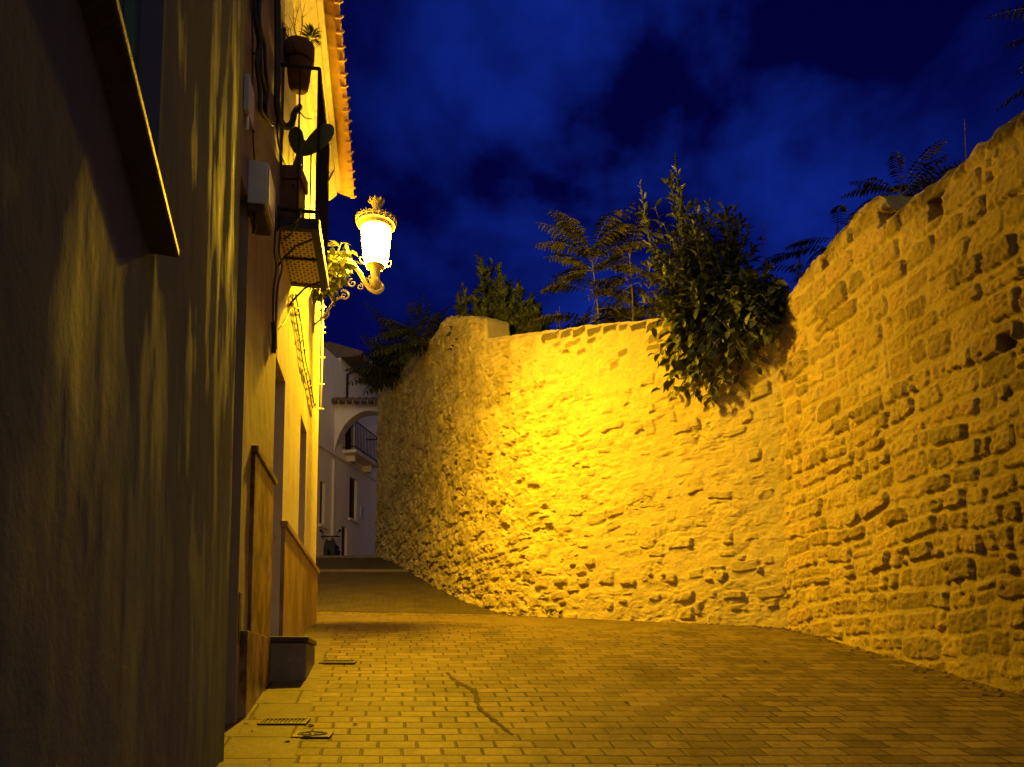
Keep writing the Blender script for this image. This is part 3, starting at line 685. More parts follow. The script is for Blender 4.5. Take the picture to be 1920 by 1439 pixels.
leaves_obj('foliage', np.tile(ctr, (n, 1))+dirs*.02, dirs, np.tile([0, 0, 1.], (n, 1))+.1*rng.random((n, 3)), .09+.03*rng.random(n), np.full(n, .012), M['leaf_dark'], pot)
# cactus with two broad pads in a square planter on the balcony floor
cy = bya+.24; fl = bz+.021
cc = P(545, 356, cy); cc.z = fl
pot2 = thing('potted_plant', 'square terracotta planter on the balcony floor with a two padded cactus', 'potted plant', tuple(cc), 'pots on the balcony')
w2 = .13; h2 = P(545, 326, cy).z-fl
mb = MB(); mb.prism([cc+Vector((x*w2*.85, y_*w2*.85, .0)) for x, y_ in ((-1, -1), (1, -1), (1, 1), (-1, 1))], (0, 0, h2*.8)); mb.prism([cc+Vector((x*w2, y_*w2, h2*.8)) for x, y_ in ((-1, -1), (1, -1), (1, 1), (-1, 1))], (0, 0, h2*.2))
mb.build('pot', M['terra'], pot2, bev=.006)
def pad(c, rx, rz_, th, tilt_, yaw):
    vs = []; fs = []; n = 18; m = 9
    mat_ = Matrix.Rotation(yaw, 3, 'Z') @ Matrix.Rotation(tilt_, 3, 'Y')
    for i in range(m+1):
        p = math.pi*i/m
        for k in range(n):
            q = 2*math.pi*k/n; z = -math.cos(p); r = math.sin(p); wd = 1+.22*z
            vs.append(Vector(c)+mat_ @ Vector((r*math.cos(q)*rx*wd, r*math.sin(q)*th, (z+1)*rz_)))
    for i in range(m):
        for k in range(n): fs.append((i*n+k, i*n+(k+1) % n, (i+1)*n+(k+1) % n, (i+1)*n+k))
    return vs, fs
mb = MB(); tp = P(564, 287, cy)
s0 = cc+Vector((.03, 0, h2))
mb.tube([s0, s0*.5+tp*.5+Vector((.0, 0, 0)), tp+Vector((0, 0, .03))], [.028, .036, .032], 10)
mb.build('stem', M['cactus'], pot2, True)
for (x0, y0_, rx, rz_, tl) in ((562, 292, .075, .15, -.22), (566, 292, .10, .20, .85)):
    vs, fs = pad(P(x0, y0_, cy), rx, rz_, .014, tl, -.15); MB().add(vs, fs).build('pad', M['cactus'], pot2, True)

# ================================================================== STREET LAMP
LYr = 9.80; LO = .80
Lb = B.pt(LYr, 0, LO); LY = Lb.y
def zl(y): return ray(705, y+10)[1]*LY
def LP(o, y): return B.pt(LYr, zl(y), o)
lamp = thing('street_lamp', 'ornate lit street lamp on a scrolled bracket fixed to the whitewashed house', 'street lamp', tuple(B.pt(LYr, zl(560), 0)))
def spline(pts, n=8):
    out = []; P_ = [pts[0]]+list(pts)+[pts[-1]]
    for i in range(1, len(P_)-2):
        a, b, c, d = map(Vector, P_[i-1:i+3])
        for k in range(n):
            u = k/n; out.append(.5*((2*b)+(c-a)*u+(2*a-5*b+4*c-d)*u*u+(3*b-a-3*c+d)*u**3))
    out.append(Vector(pts[-1])); return out
arm = spline([LP(0, 575), LP(.10, 520), LP(.26, 487), LP(.44, 482), LP(.58, 502), LP(.70, 528), LP(.82, 538), LP(.895, 528), LP(LO, 512)])
MB().tube(arm, [.030-.008*abs(i/(len(arm)-1)-.5) for i in range(len(arm))], 10).build('bracket', M['lampmetal'], lamp, True)
def scroll(c, r0, turns, a0, rr, sgn=1, n=26):
    pts = []
    for i in range(n):
        u = i/(n-1); a = a0+sgn*u*turns*2*math.pi; r = r0*(1-.82*u)
        pts.append(LP(c[0], c[1])+B.n*(r*math.cos(a))+Vector((0, 0, r*math.sin(a))))
    return MB().tube(pts, [rr*(1-.4*i/n) for i in range(n)], 7)
for (o, y, r0, tr, a0, rr, sg) in ((.76, 514, .075, 1.4, -1.2, .013, 1), (.70, 520, .05, 1.2, 2.4, .010, -1), (.50, 525, .06, 1.3, 1.6, .011, 1), (.60, 530, .05, 1.2, 1.4, .010, -1), (.40, 549, .07, 1.3, 2.2, .013, -1), (.22, 535, .10, 1.5, .3, .014, 1), (.12, 585, .09, 1.3, .8, .012, -1)):
    scroll((o, y), r0, tr, a0, rr, sg).build('scroll', M['lampmetal'], lamp, True)
MB().tube(spline([LP(.0, 610), LP(.14, 590), LP(.28, 560), LP(.40, 552)]), .014, 8).build('brace', M['lampmetal'], lamp, True)
mb = MB().box(B.pt(LYr-.05, zl(620), -.005), B.d*.10, B.n*.03, (0, 0, zl(540)-zl(620))); mb.build('wall_plate', M['lampmetal'], lamp, bev=.005)
L0 = B.pt(LYr, 0, LO); L0.z = 0
px_m = FPX/LY
def lz(y): return zl(y)
rt = 28.5/px_m; rb = 19/px_m
mb = MB().lathe(L0, [(.037, lz(532)), (.076, lz(524)), (.081, lz(519)), (.062, lz(515)), (.057, lz(505)), (.069, lz(500)), (.062, lz(497)), (.072, lz(492)), (rb*.98, lz(489.5))], 20); mb.build('collar', M['lampmetal'], lamp, True)
g = NT('lamp_glass'); em = g.n('ShaderNodeEmission', {'Color': C(1, .57, .03), 'Strength': 330.}); tr = g.n('ShaderNodeBsdfTransparent', {'Color': C(.9, .9, .9)})
ad = g.n('ShaderNodeAddShader', {0: em.outputs[0], 1: tr.outputs[0]}); go = g.n('ShaderNodeOutputMaterial'); g.t.links.new(ad.outputs[0], go.inputs[0])
nf = 6; mb = MB().lathe(L0, [(rb, lz(489)), (rb*1.22, lz(476)), (rt*.93, lz(445)), (rt, lz(421))], 18, cap=False); mb.build('glass', g.m, lamp, True)
mb = MB()
for k in range(6):
    q = k*math.pi/3+.26; c_, s_ = math.cos(q), math.sin(q)
    mb.tube([L0+Vector((c_*r*1.02, s_*r*1.02, z)) for r, z in ((rb, lz(489)), (rb*1.22, lz(476)), (rt*.93, lz(445)), (rt, lz(421)))], .005, 5)
    mb.tube([L0+Vector((c_*r, s_*r, z)) for r, z in ((rb*1.0, lz(489)), (rb*1.45, lz(486)), (rb*1.65, lz(479)), (rb*1.5, lz(476)))], .008, 5)
mb.build('glass_rib', M['lampmetal'], lamp, True)
rc = 38/px_m
mb = MB().lathe(L0, [(rt*.98, lz(422)), (rt*1.08, lz(421)), (rt*1.10, lz(419)), (rt*1.03, lz(417)), (rc*.88, lz(414)), (rc*.95, lz(411)), (rc*.9, lz(408)), (rc*.70, lz(404)), (rc*.40, lz(397)), (.05, lz(389)), (.04, lz(384)), (.01, lz(383))], 28, cap=False); cap_ = mb.build('lamp_cap', M['lampmetal'], lamp, True)
mb = MB(); N = 20                         # pierced gallery round the cap
f_ = lambda q_, r, z: L0+Vector((math.cos(q_)*r, math.sin(q_)*r, z))
for k in range(N):
    q = 2*math.pi*k/N; q2 = 2*math.pi*(k+.5)/N
    mb.tube([f_(q, rc*.93, lz(413)), f_(q, rc*1.0, lz(408)), f_(q2, rc*1.02, lz(403)), f_(q+2*math.pi/N, rc*1.0, lz(408)), f_(q+2*math.pi/N, rc*.93, lz(413))], .010, 5)
    mb.tube([f_(q, rc*1.0, lz(408)), f_(q, rc*1.06, lz(400.5))], [.012, .004], 5)
for y_, r in ((413, .95), (408, 1.0)): mb.tube([f_(2*math.pi*k/40, rc*r, lz(y_)) for k in range(41)], .009, 6)
mb.build('gallery', M['lampmetal'], cap_, True)
mb = MB().lathe(L0, [(.043, lz(386)), (.062, lz(382)), (.052, lz(379)), (.075, lz(373)), (.096, lz(367)), (.075, lz(367)), (.01, lz(372))], 16)
for k in range(8):
    q = 2*math.pi*k/8; mb.tube([f_(q, .082, lz(371)), f_(q, .106, lz(366)), f_(q, .098, lz(363))], [.017, .013, .004], 5)
mb.build('finial', M['lampmetal'], cap_, True)
pl = bpy.data.lights.new('lamp_bulb', 'POINT'); pl.energy = 4200; pl.color = (1, .55, .003); pl.shadow_soft_size = .085
po = bpy.data.objects.new('lamp_bulb', pl); COL.objects.link(po); po.parent = lamp; po.matrix_parent_inverse = Matrix.Translation(lamp.location).inverted(); po.location = (L0.x, L0.y, lz(409.5))

# ================================================================== CABLES AND BOXES ON THE WHITEWASHED HOUSE
def bp(px, py, out=.03):
    Y, z = B.hit(px, py, out); return B.pt(Y, z, out)
def cable(label, cat, px_pts, r, mat='cable', clips=(), group=None, name='cable', n=6):
    pts = spline([bp(*p) for p in px_pts], n)
    if not clips:
        return tag(MB().tube(pts, r, 7).build(name, M[mat], None, True), label, cat, group)
    th = thing(name, label, cat, tuple(pts[-1]), group); MB().tube(pts, r, 7).build('wire', M[mat], th, True)
    for (px, py) in clips:
        MB().tube([bp(px, py, -.02), bp(px, py, .055)], .008, 6).build('clip', M['iron'], th)
    return th
cable('thick black conduit hanging down the wall left of the balcony, ending in a hook', 'cable', [(519, -60, .05), (520, 60, .05), (520, 150, .05), (519, 196, .05), (524, 222, .06), (536, 236, .09), (547, 228, .12), (552, 208, .13), (562, 198, .14)], .028, name='conduit')
for k, (dx, r, lab) in enumerate(((0, .016, 'leftmost strand of the black cable bundle on the upper whitewashed wall'), (7, .02, 'middle strand of the black cable bundle on the upper whitewashed wall'), (13, .013, 'rightmost strand of the black cable bundle on the upper whitewashed wall'))):
    w_ = lambda y: math.sin(y*.03+k*2)*2
    cable(lab, 'cable', [(477+dx*.9+w_(y)*1.2+(y > 60)*6+(y > 150)*6, y, .03+.012*k) for y in (-60, 0, 40, 80, 120, 170, 205)]+[(508+dx*.3, 232, .04)], r, group='cable bundle on the upper wall', clips=[(476+dx, 100)] if k == 0 else ())
cable('thin wire running straight down the upper wall through dark clips to the grey box', 'cable', [(473, -40, .02), (473, 100, .02), (474, 240, .02), (477, 300, .02)], .006, clips=[(474, 98), (475, 245), (484, 20)])
cable('kinked wire falling from the conduit hook past the balcony planter', 'cable', [(519, 225, .03), (521, 262, .02), (528, 290, .03), (545, 325, .05), (549, 345, .12)], .009)
cable('slack wire looping from the balcony door to the hook', 'cable', [(561, 205, .2), (572, 217, .2), (584, 218, .24)], .006)
for k, (dx, lab) in enumerate(((0, 'long loop of loose wire hanging left under the balcony'), (9, 'long loop of loose wire hanging nearer the lit wall under the balcony'))):
    cable(lab, 'cable', [(513+dx, 385, .03), (517+dx, 420, .04), (514+dx, 470, .04), (518+dx*1.2, 500, .03), (513+dx*.8, 540, .035), (512+dx*.6, 590, .03), (514+dx*.4, 640, .02), (516+dx*.2, 655, .02)], .009, group='loose wires under the balcony')
cable('dark frayed wire bundle tied at the top of the recessed doorway', 'cable', [(513, 605, .03), (514, 630, .04), (513, 662, .03)], .022)
cable('wire drawn slack in a curve across the underside of the balcony', 'cable', [(519, 432, .06), (532, 420, .12), (548, 415, .2), (558, 402, .28), (563, 385, .30)], .010)
cable('second wire drooping under the balcony tiles to the wall', 'cable', [(532, 447, .08), (545, 436, .16), (555, 415, .24), (562, 395, .28)], .008)
cable('curled black wire on the lit wall below the balcony', 'cable', [(548, 553, .03), (552, 549, .03), (556, 556, .03), (551, 563, .03), (547, 570, .03), (553, 577, .04), (563, 577, .05), (572, 567, .06), (582, 545, .08), (588, 520, .1)], .009)
cable('thin wire slanting from the curled wire down the wall', 'cable', [(546, 572, .02), (541, 590, .02), (533, 605, .02), (527, 612, .02)], .005)
# netting of wire running diagonally down the bright wall
nt = thing('wire_netting', 'strip of tangled wire netting slanting down the bright wall to the house corner', 'netting', tuple(bp(570, 650, .03)))
strip = [(548, 560), (556, 600), (562, 640), (568, 680), (575, 710), (581, 740), (586, 765)]
MB().tube(spline([bp(x, y, .03) for x, y in strip], 6), .007, 5).build('wire', M['cable'], nt, True)
MB().tube(spline([bp(x+7-i*.6, y-4, .035+.01*(i % 2)) for i, (x, y) in enumerate(strip)], 6), .007, 5).build('wire', M['cable'], nt, True)
mb = []
for i in range(15):
    u = i/14*5.99; k = int(u); f = u-k; x = strip[k][0]*(1-f)+strip[min(k+1, 6)][0]*f; y = strip[k][1]*(1-f)+strip[min(k+1, 6)][1]*f
    MB().tube(spline([bp(x, y, .03), bp(x+4+random.uniform(-1, 2), y-8+random.uniform(-4, 8), .05), bp(x+8-u*.6, y+random.uniform(-3, 6), .03)], 4), .0055, 5).build('wire', M['cable'], nt, True)
# pale conduit with pegs at the far corner
cn = thing('conduit', 'pale vertical conduit with short pegs on the far corner of the whitewashed house', 'conduit', tuple(B.pt(B1-.03, 2, .03)))
za, zb = P(593, 770, B1)[2], P(596, 545, B1)[2]
MB().tube([B.pt(B1-.03, za, .035), B.pt(B1-.03, zb, .035)], .012, 8).build('pipe', M['whiteplastic'], cn, True)
for y_ in (577, 615, 625, 672, 722, 768):
    z_ = P(594, y_, B1)[2]; MB().tube([B.pt(B1-.03, z_, -.02), B.pt(B1-.03, z_, .075)], .010, 7).build('peg', M['whiteplastic'], cn)
# meter box and small plate
bY = H(464, 350)[0]; zb0, zb1 = P(480, 392, bY)[2], P(480, 300, bY)[2]; bw = P(500, 340, bY).x-P(464, 340, bY).x
jb = thing('junction_box', 'grey cable junction box on the whitewashed wall left of the balcony', 'junction box', tuple(B.pt(bY+.1, zb0, 0)))
panel(bY, bY+.34, zb0+.05, zb1, 0, bw).build('box', M['greybox'], jb, bev=.008)
panel(bY+.01, bY+.33, zb0, zb0+.05, .0, bw*.85).build('base', M['slate'], jb, bev=.005)
panel(bY+.02, bY+.32, zb0+.07, zb1-.02, bw, bw+.008).build('cover', M['greybox'], jb, bev=.003)
MB().tube(spline([B.pt(bY+.06, zb0+.01, .04), B.pt(bY+.06, zb0-.08, .05), B.pt(bY+.1, zb0-.12, .03)]), .012, 6).build('cable', M['cable'], jb, True)
pY = H(457, 170)[0]; z0_, z1_ = P(457, 205, pY)[2], P(457, 137, pY)[2]
wp = thing('wall_box', 'small pale metal plate box high on the wall beside the grey house edge', 'wall box', tuple(B.pt(pY+.1, z0_, 0)))
panel(pY, pY+.2, z0_, z1_, 0, .035).build('box', M['greybox'], wp, bev=.004)
MB().tube([B.pt(pY+.06, z0_, .02), B.pt(pY+.06, z0_-.10, .02)], .010, 6).build('cable', M['whiteplastic'], wp)

# ================================================================== STREET DETAILS
def gz(p, dz=0): p = Vector(p); p.z = G(p.x, p.y)+.010*float(fbm(np.array([p.x*.9]), np.array([p.y*.9]), 3, 1)[0])+dz; return p
UP = Vector((0, SLOPE, 1)).normalized()
def ground_frame(px, py):
    y = 7.; a, b = ray(px, py); y = (G0)/(b-SLOPE); return gz((a*y, y, 0))
def grate(px, py, w_, d_, label):
    o = ground_frame(px, py); th = thing('drain_grate', label, 'drain grate', tuple(o), 'drain grates in the paving')
    ex = Vector((1, 0, 0)); ey = Vector((0, 1, SLOPE)); ez = Vector((0, 0, 1)); c = o-ex*w_/2-ey*d_/2+ez*.004
    mb = MB(); t_ = .018
    mb.box(c, ex*w_, ey*t_, ez*.014).box(c+ey*(d_-t_), ex*w_, ey*t_, ez*.014).box(c+ey*t_, ex*t_, ey*(d_-2*t_), ez*.0138).box(c+ey*t_+ex*(w_-t_), ex*t_, ey*(d_-2*t_), ez*.0138)
    mb.build('frame', M['grate'], th); mb = MB(); n = int(w_/.026)
    for k in range(1, n): mb.box(c+ex*(w_*k/n-.005)+ey*t_+ez*.001, ex*.010, ey*(d_-2*t_), ez*.010)
    mb.build('slat', M['grate'], th)
    MB().box(c+ex*.004+ey*.004-ez*.0, ex*(w_-.008), ey*(d_-.008), ez*.004).build('pit', M['cable'], th)  # flat black sheet in place of the shaded hollow below the slats
grate(634, 1243, .34, .15, 'iron drain grate in the paving just beyond the high doorstep')
grate(533, 1356, .33, .14, 'dirty iron drain grate set in the pavement strip near the bottom edge')
o = ground_frame(586, 1380); ex = Vector((1, 0, 0)); ey = Vector((0, 1, SLOPE)); ez = Vector((0, 0, 1))
th = thing('valve_cover', 'pale cast valve cover with a raised oval pattern on the pavement edge', 'valve cover', tuple(o))
MB().box(o-ex*.125-ey*.062+ez*.003, ex*.25, ey*.124, ez*.012).build('plate', M['castiron'], th, bev=.003)
mb = MB()
for (cx_, rx_, ry_) in ((0, .095, .042), (-.04, .032, .024), (.045, .032, .024)):
    mb.tube([o+ex*(cx_+rx_*math.cos(q))+ey*(ry_*math.sin(q))+ez*.017 for q in np.linspace(0, 2*math.pi, 25)], .004, 5)
mb.build('raised_pattern', M['castiron'], th)
MB().prism([o+ex*x+ey*y+ez*.0152 for x, y in ((-.045, -.058), (-.015, -.064), (.01, -.05), (.0, -.03), (-.03, -.025), (-.05, -.04))], ez*.003).build('dirt', M['stain'], th)
# dark tar trail on the paving
tr = [(838, 1262, .03), (858, 1280, .05), (880, 1292, .05), (893, 1305, .045), (897, 1325, .04), (912, 1340, .04), (935, 1358, .035), (960, 1379, .02)]
pts = spline([ground_frame(x, y) for x, y, w_ in tr], 7); ws = np.interp(np.linspace(0, 7, len(pts)), range(8), [a[2] for a in tr])
V = []; F = []
for i, p in enumerate(pts):
    jl, jr = ws[i]*random.uniform(.15, .75), ws[i]*random.uniform(.15, .75)
    for k in range(4): q = Vector((p.x-jl+(jl+jr)*k/3, p.y, 0)); V.append(gz(q, .005))
for i in range(len(pts)-1):
    for k in range(3): F.append((i*4+k, i*4+k+1, i*4+5+k, i*4+4+k))
mb = MB(); mb.v = [tuple(v) for v in V]; mb.f = F; tag(mb.build('road_stain', M['stain'], None), kind='structure')
# scattered dry leaves and crumbs
spots = [(1345, 1193), (1507, 1243), (1437, 1242), (1690, 1252), (1710, 1258), (1738, 1273), (1830, 1288), (1650, 1232), (1245, 1210), (545, 1392), (554, 1386), (660, 1360), (590, 1362), (1360, 1305), (1180, 1320), (980, 1335)]
for i, (x, y) in enumerate(spots):
    p = ground_frame(x, y); a = random.uniform(0, 6.28); l = random.uniform(.035, .06); d = Vector((math.cos(a), math.sin(a), SLOPE*math.sin(a))); s_ = Vector((-d.y, d.x, 0))
    mb = MB(); z = Vector((0, 0, .006)); mb.add([p+z, p+d*l*.4+s_*l*.35+z*2.5, p+d*l+z*1.2, p+d*l*.4-s_*l*.35+z*2.2, p+d*l*.5+z*.6], [(0, 4, 1), (1, 4, 2), (2, 4, 3), (3, 4, 0)])
    tag(mb.build('fallen_leaf', M['dry'], None), 'small dark dry leaf lying on the paving', 'leaf', 'dry leaves scattered on the paving')

rg = random.Random(3); mb = MB()
def pebble(p, r):
    vs = [p+Vector((rg.uniform(.6, 1.2)*r*math.cos(k*1.257), rg.uniform(.6, 1.2)*r*math.sin(k*1.257), r*.1)) for k in range(5)]+[p+Vector((rg.uniform(-.3, .3)*r, rg.uniform(-.3, .3)*r, r*rg.uniform(.5, .9)))]
    mb.add(vs, [(k, (k+1) % 5, 5) for k in range(5)])
for pl_ in (planR, planF[:int(len(planF)*.75)]):
    for k in range(260):
        f_ = rg.random()*(len(pl_)-1.01); i_ = int(f_); q = pl_[i_]*(1-(f_-i_))+pl_[i_+1]*(f_-i_); tv = pl_[i_+1]-pl_[i_]; nv = np.array([-tv[1], tv[0]])/max(1e-6, np.hypot(*tv)); dd_ = abs(rg.gauss(0, .10))+.02
        pebble(gz((q[0]+nv[0]*dd_, q[1]+nv[1]*dd_, 0), .0), rg.choice([.006, .009, .012, .018, .028]))
for k in range(90):
    Yk = rg.uniform(4.9, 10.5); dd_ = abs(rg.gauss(0, .05))+.01+(.05 if Yk < 6.7 else .035); p_ = B.pt(Yk, 0, dd_); pebble(gz(p_, .006), rg.choice([.005, .008, .012, .016]))
tag(mb.build('grit', M['dry'], None), 'grit and crumbled mortar gathered along the feet of the walls', 'grit', kind='stuff')

# ================================================================== PLANTS
def stem_leaves(pts, n, L, W, start=.3, droop=.2, spread=.9, out=None):
    """alternate leaves along a polyline -> lists"""
    b, d, u, l, w_ = [], [], [], [], []
    m = len(pts)-1
    for i in range(n):
        t_ = start+(1-start)*(i+.5)/n; f = t_*m; k = min(int(f), m-1); p = pts[k].lerp(pts[k+1], f-k); ax = (pts[k+1]-pts[k]).normalized()
        a = i*2.4+random.uniform(-.5, .5); e1 = ax.orthogonal().normalized(); e2 = ax.cross(e1)
        dd = ax*random.uniform(.35, .9)+(e1*math.cos(a)+e2*math.sin(a))*spread-Vector((0, 0, droop*random.uniform(.3, 1.5)))
        sc = random.uniform(.7, 1.15)*(1-.35*max(0, t_-.75)*4)
        b.append(p); d.append(dd); u.append(Vector((0, 0, 1))+rv(.5)); l.append(L*sc); w_.append(W*sc)
    return b, d, u, l, w_
def inpoly(x, y, poly):
    c = False
    for (x1, y1), (x2, y2) in zip(poly, poly[1:]+poly[:1]):
        if (y1 > y) != (y2 > y) and x < (x2-x1)*(y-y1)/(y2-y1)+x1: c = not c
    return c
# the big bush that spills over the inner corner of the walls
bush = thing('shrub', 'big glossy leaved bush spilling over the top of the wall at its inner corner', 'shrub', tuple(P(1370, 600, 9.75)))
mbst = []; LV = [[], [], [], [], []]; LS = [[], [], [], [], []]
low = [(1205, 590), (1290, 540), (1400, 520), (1475, 545), (1480, 600), (1462, 650), (1440, 690), (1400, 720), (1375, 748), (1330, 766), (1280, 775), (1235, 755), (1212, 710), (1225, 660), (1208, 640)]
up_ = [(1266, 300), (1290, 345), (1312, 372), (1345, 380), (1385, 395), (1415, 430), (1450, 500), (1478, 560), (1400, 600), (1280, 610), (1200, 590), (1190, 520), (1205, 455), (1200, 390), (1230, 350), (1250, 335)]
roots = [P(1330, 600, 10.5), P(1380, 600, 10.3), P(1430, 580, 10.1), P(1290, 600, 10.6)]
cnt = 0
while cnt < 135:
    x, y = random.uniform(1195, 1485), random.uniform(540, 770)
    if not inpoly(x, y, low): continue
    ccx = (x-1340)/145; bulge = math.sqrt(max(0, 1-ccx*ccx*.9-((y-640)/150)**2*.7))
    wallY = np.interp(x, [1200, 1478, 1500], [11.2, 9.6, 9.4]); Yd = wallY-.10-bulge*random.uniform(.1, .6)
    tip = P(x, y, Yd); r0 = random.choice(roots); mid = r0.lerp(tip, .5)+Vector((random.uniform(-.1, .1), -.25*bulge-.1, .18)); pts = spline([r0, mid, tip], 5)
    mbst.append((pts, .010)); 
    for q, z in zip(LV, stem_leaves(pts, random.randint(8, 12), .20, .125, .40, .15, .95)): q += z
    cnt += 1
cnt = 0
while cnt < 88:
    x, y = random.uniform(1190, 1480), random.uniform(300, 600)
    if not inpoly(x, y, up_): continue
    Yd = 10.0+random.uniform(-.4, .5); tip = P(x, y, Yd)
    r0 = random.choice(roots)+rv(.1); r0.x = r0.x*.6+tip.x*.4; mid = r0.lerp(tip, .5)+rv(.06); pts = spline([r0, mid, tip], 5)
    mbst.append((pts, .009))
    ln = (tip-r0).length
    for q, z in zip(LS, stem_leaves(pts, int(8+ln*8), .20, .085, .30, .10, .8)): q += z
    cnt += 1
for (x, y) in ((1266, 292), (1258, 330), (1276, 350), (1200, 345), (1380, 385), (1405, 425), (1330, 378), (1448, 500), (1300, 400)):
    tip = P(x, y, 9.75); r0 = roots[0].copy(); r0.x = r0.x*.5+tip.x*.5; pts = spline([r0, r0.lerp(tip, .5)+rv(.04), tip], 6); mbst.append((pts, .011))
    for q, z in zip(LS, stem_leaves(pts, 30, .14, .052, .30, -.1, .55)): q += z
mb = MB()
for pts, r in mbst: mb.tube(pts, [r*(1-.7*i/len(pts)) for i in range(len(pts))], 5)
mb.build('stem', M['stem'], bush)
leaves_obj('foliage', *LV, M['leaf'], bush, .3, .25); leaves_obj('foliage', *LS, M['leaf'], bush, .35, .12)

# pinnate-leaved saplings (tree-of-heaven habit)
def frond(o, d, L, npair, ll, droop, acc, st, up0=(0, 0, 1)):
    d = Vector(d).normalized(); pts = []; p = Vector(o); dd = d.copy(); n = 9
    for i in range(n+1):
        pts.append(p.copy()); dd = (dd+Vector((0, 0, -droop*(.6+.12*i)))*.16).normalized(); p = p+dd*L/n
    st.append((pts, .006))
    for i in range(npair):
        t_ = .18+.80*i/(npair-1); f = t_*n; k = min(int(f), n-1); q = pts[k].lerp(pts[k+1], f-k); ax = (pts[k+1]-pts[k]).normalized(); side = ax.cross(Vector(up0))
        side = side.normalized() if side.length > .05 else Vector((1, 0, 0)); sc = math.sin(min(1, t_*1.25+.15)*math.pi*.5)*(1-.55*max(0, t_-.6)/.4)
        for s_ in (-1, 1):
            acc[0].append(q); acc[1].append(side*s_+ax*.45+Vector((0, 0, -.28))+rv(.12)); acc[2].append(Vector((0, 0, 1))+rv(.25)); acc[3].append(ll*sc*random.uniform(.85, 1.1)); acc[4].append(ll*.36*sc)
    acc[0].append(pts[-1]); acc[1].append(dd); acc[2].append(Vector((0, 0, 1))); acc[3].append(ll*.5); acc[4].append(ll*.16)
def pinnate(name, label, base, crown, fr, mat, group=None, trunk=True, cat='sapling', tr=.022):
    th = thing(name, label, cat, tuple(base), group); acc = [[], [], [], [], []]; st = []
    pts = spline([base, base.lerp(crown, .5)+rv(.04), crown], 6)
    MB().tube(pts, [tr*(1-.55*i/len(pts)) for i in range(len(pts))], 8).build('trunk', M['bark'], th, True)
    for (f, az, el, L, npair, ll, droop) in fr:
        o = base.lerp(crown, f); frond(o, (math.cos(az)*math.cos(el), math.sin(az)*math.cos(el), math.sin(el)), L, npair, ll, droop, acc, st)
    leaves_obj('crown', *acc, mat, th, .3, .2); mb = MB()
    for pts, r in st: mb.tube(pts, [r*(1-.75*i/len(pts)) for i in range(len(pts))], 4)
    mb.build('leaf_stalk', M['stem'], th)
    return th
def ring(n, el0, el1, L, npair, ll, droop, f0=.85, f1=1., a0=0.):
    out = []
    for i in range(n):
        out.append((random.uniform(f0, f1), a0+i*2.399+random.uniform(-.25, .25), random.uniform(el0, el1), L*random.uniform(.8, 1.15), npair, ll, droop*random.uniform(.8, 1.2)))
    return out
bs = P(1130, 610, 12.7); bs.z = 4.9
pinnate('sapling', 'tall sapling of long feathery leaves standing behind the lit wall left of the bush', bs, P(1108, 470, 12.7), ring(20, .15, 1.15, 1.1, 13, .25, .55, .80, 1.)+ring(14, -.1, .4, 1.1, 13, .25, .6, .35, .75), M['leaf_ail'], 'feathery saplings behind the walls')
bs = P(1185, 600, 11.9); bs.z = 4.7
pinnate('sapling', 'feathery sapling half hidden between the tall sapling and the bush', bs, P(1180, 470, 11.9), ring(14, .1, 1.0, .85, 11, .20, .6, .4, 1.), M['leaf_ail'], 'feathery saplings behind the walls')
bs = P(1690, 420, 8.9); bs.z = 4.2
pinnate('sapling', 'feathery sapling rising over the notched top of the right stone wall', bs, P(1688, 352, 8.9), ring(12, .15, 1.0, .72, 14, .14, .55, .9, 1.), M['leaf_ail'], 'feathery saplings behind the walls')
bs = P(1560, 520, 9.9); bs.z = 4.2
pinnate('sapling', 'reddish feathery sapling just right of the bush behind the right wall', bs, P(1570, 425, 9.9), ring(12, .0, .8, .68, 13, .15, .6, .5, 1.), M['leaf_red'], 'feathery saplings behind the walls')
bs = P(1490, 560, 10.1); bs.z = 4.2
pinnate('sapling', 'low dark feathery sapling between the bush and the right wall top', bs, P(1500, 475, 10.1), ring(11, -.1, .7, .6, 12, .14, .7, .5, 1.), M['leaf_red'], 'feathery saplings behind the walls')
bs = P(2040, 300, 7.6); bs.z = 4.0
pinnate('tree', 'tree with drooping feathery leaves reaching in at the top right corner', bs, P(2015, 20, 7.6), [(.92, math.pi+.05, .02, .78, 12, .13, .35), (.80, math.pi-.25, -.15, .85, 13, .12, .4), (.74, math.pi+.3, .1, .78, 13, .12, .6), (.97, math.pi+.4, .5, .9, 12, .13, .4), (1., math.pi-.5, .6, .8, 12, .13, .4), (.9, .3, .4, .9, 12, .13, .4), (.95, 1.6, .5, .9, 12, .13, .4), (.95, -1.3, .5, .8, 12, .13, .4)], M['leaf_red'], None, cat='tree', tr=.05)
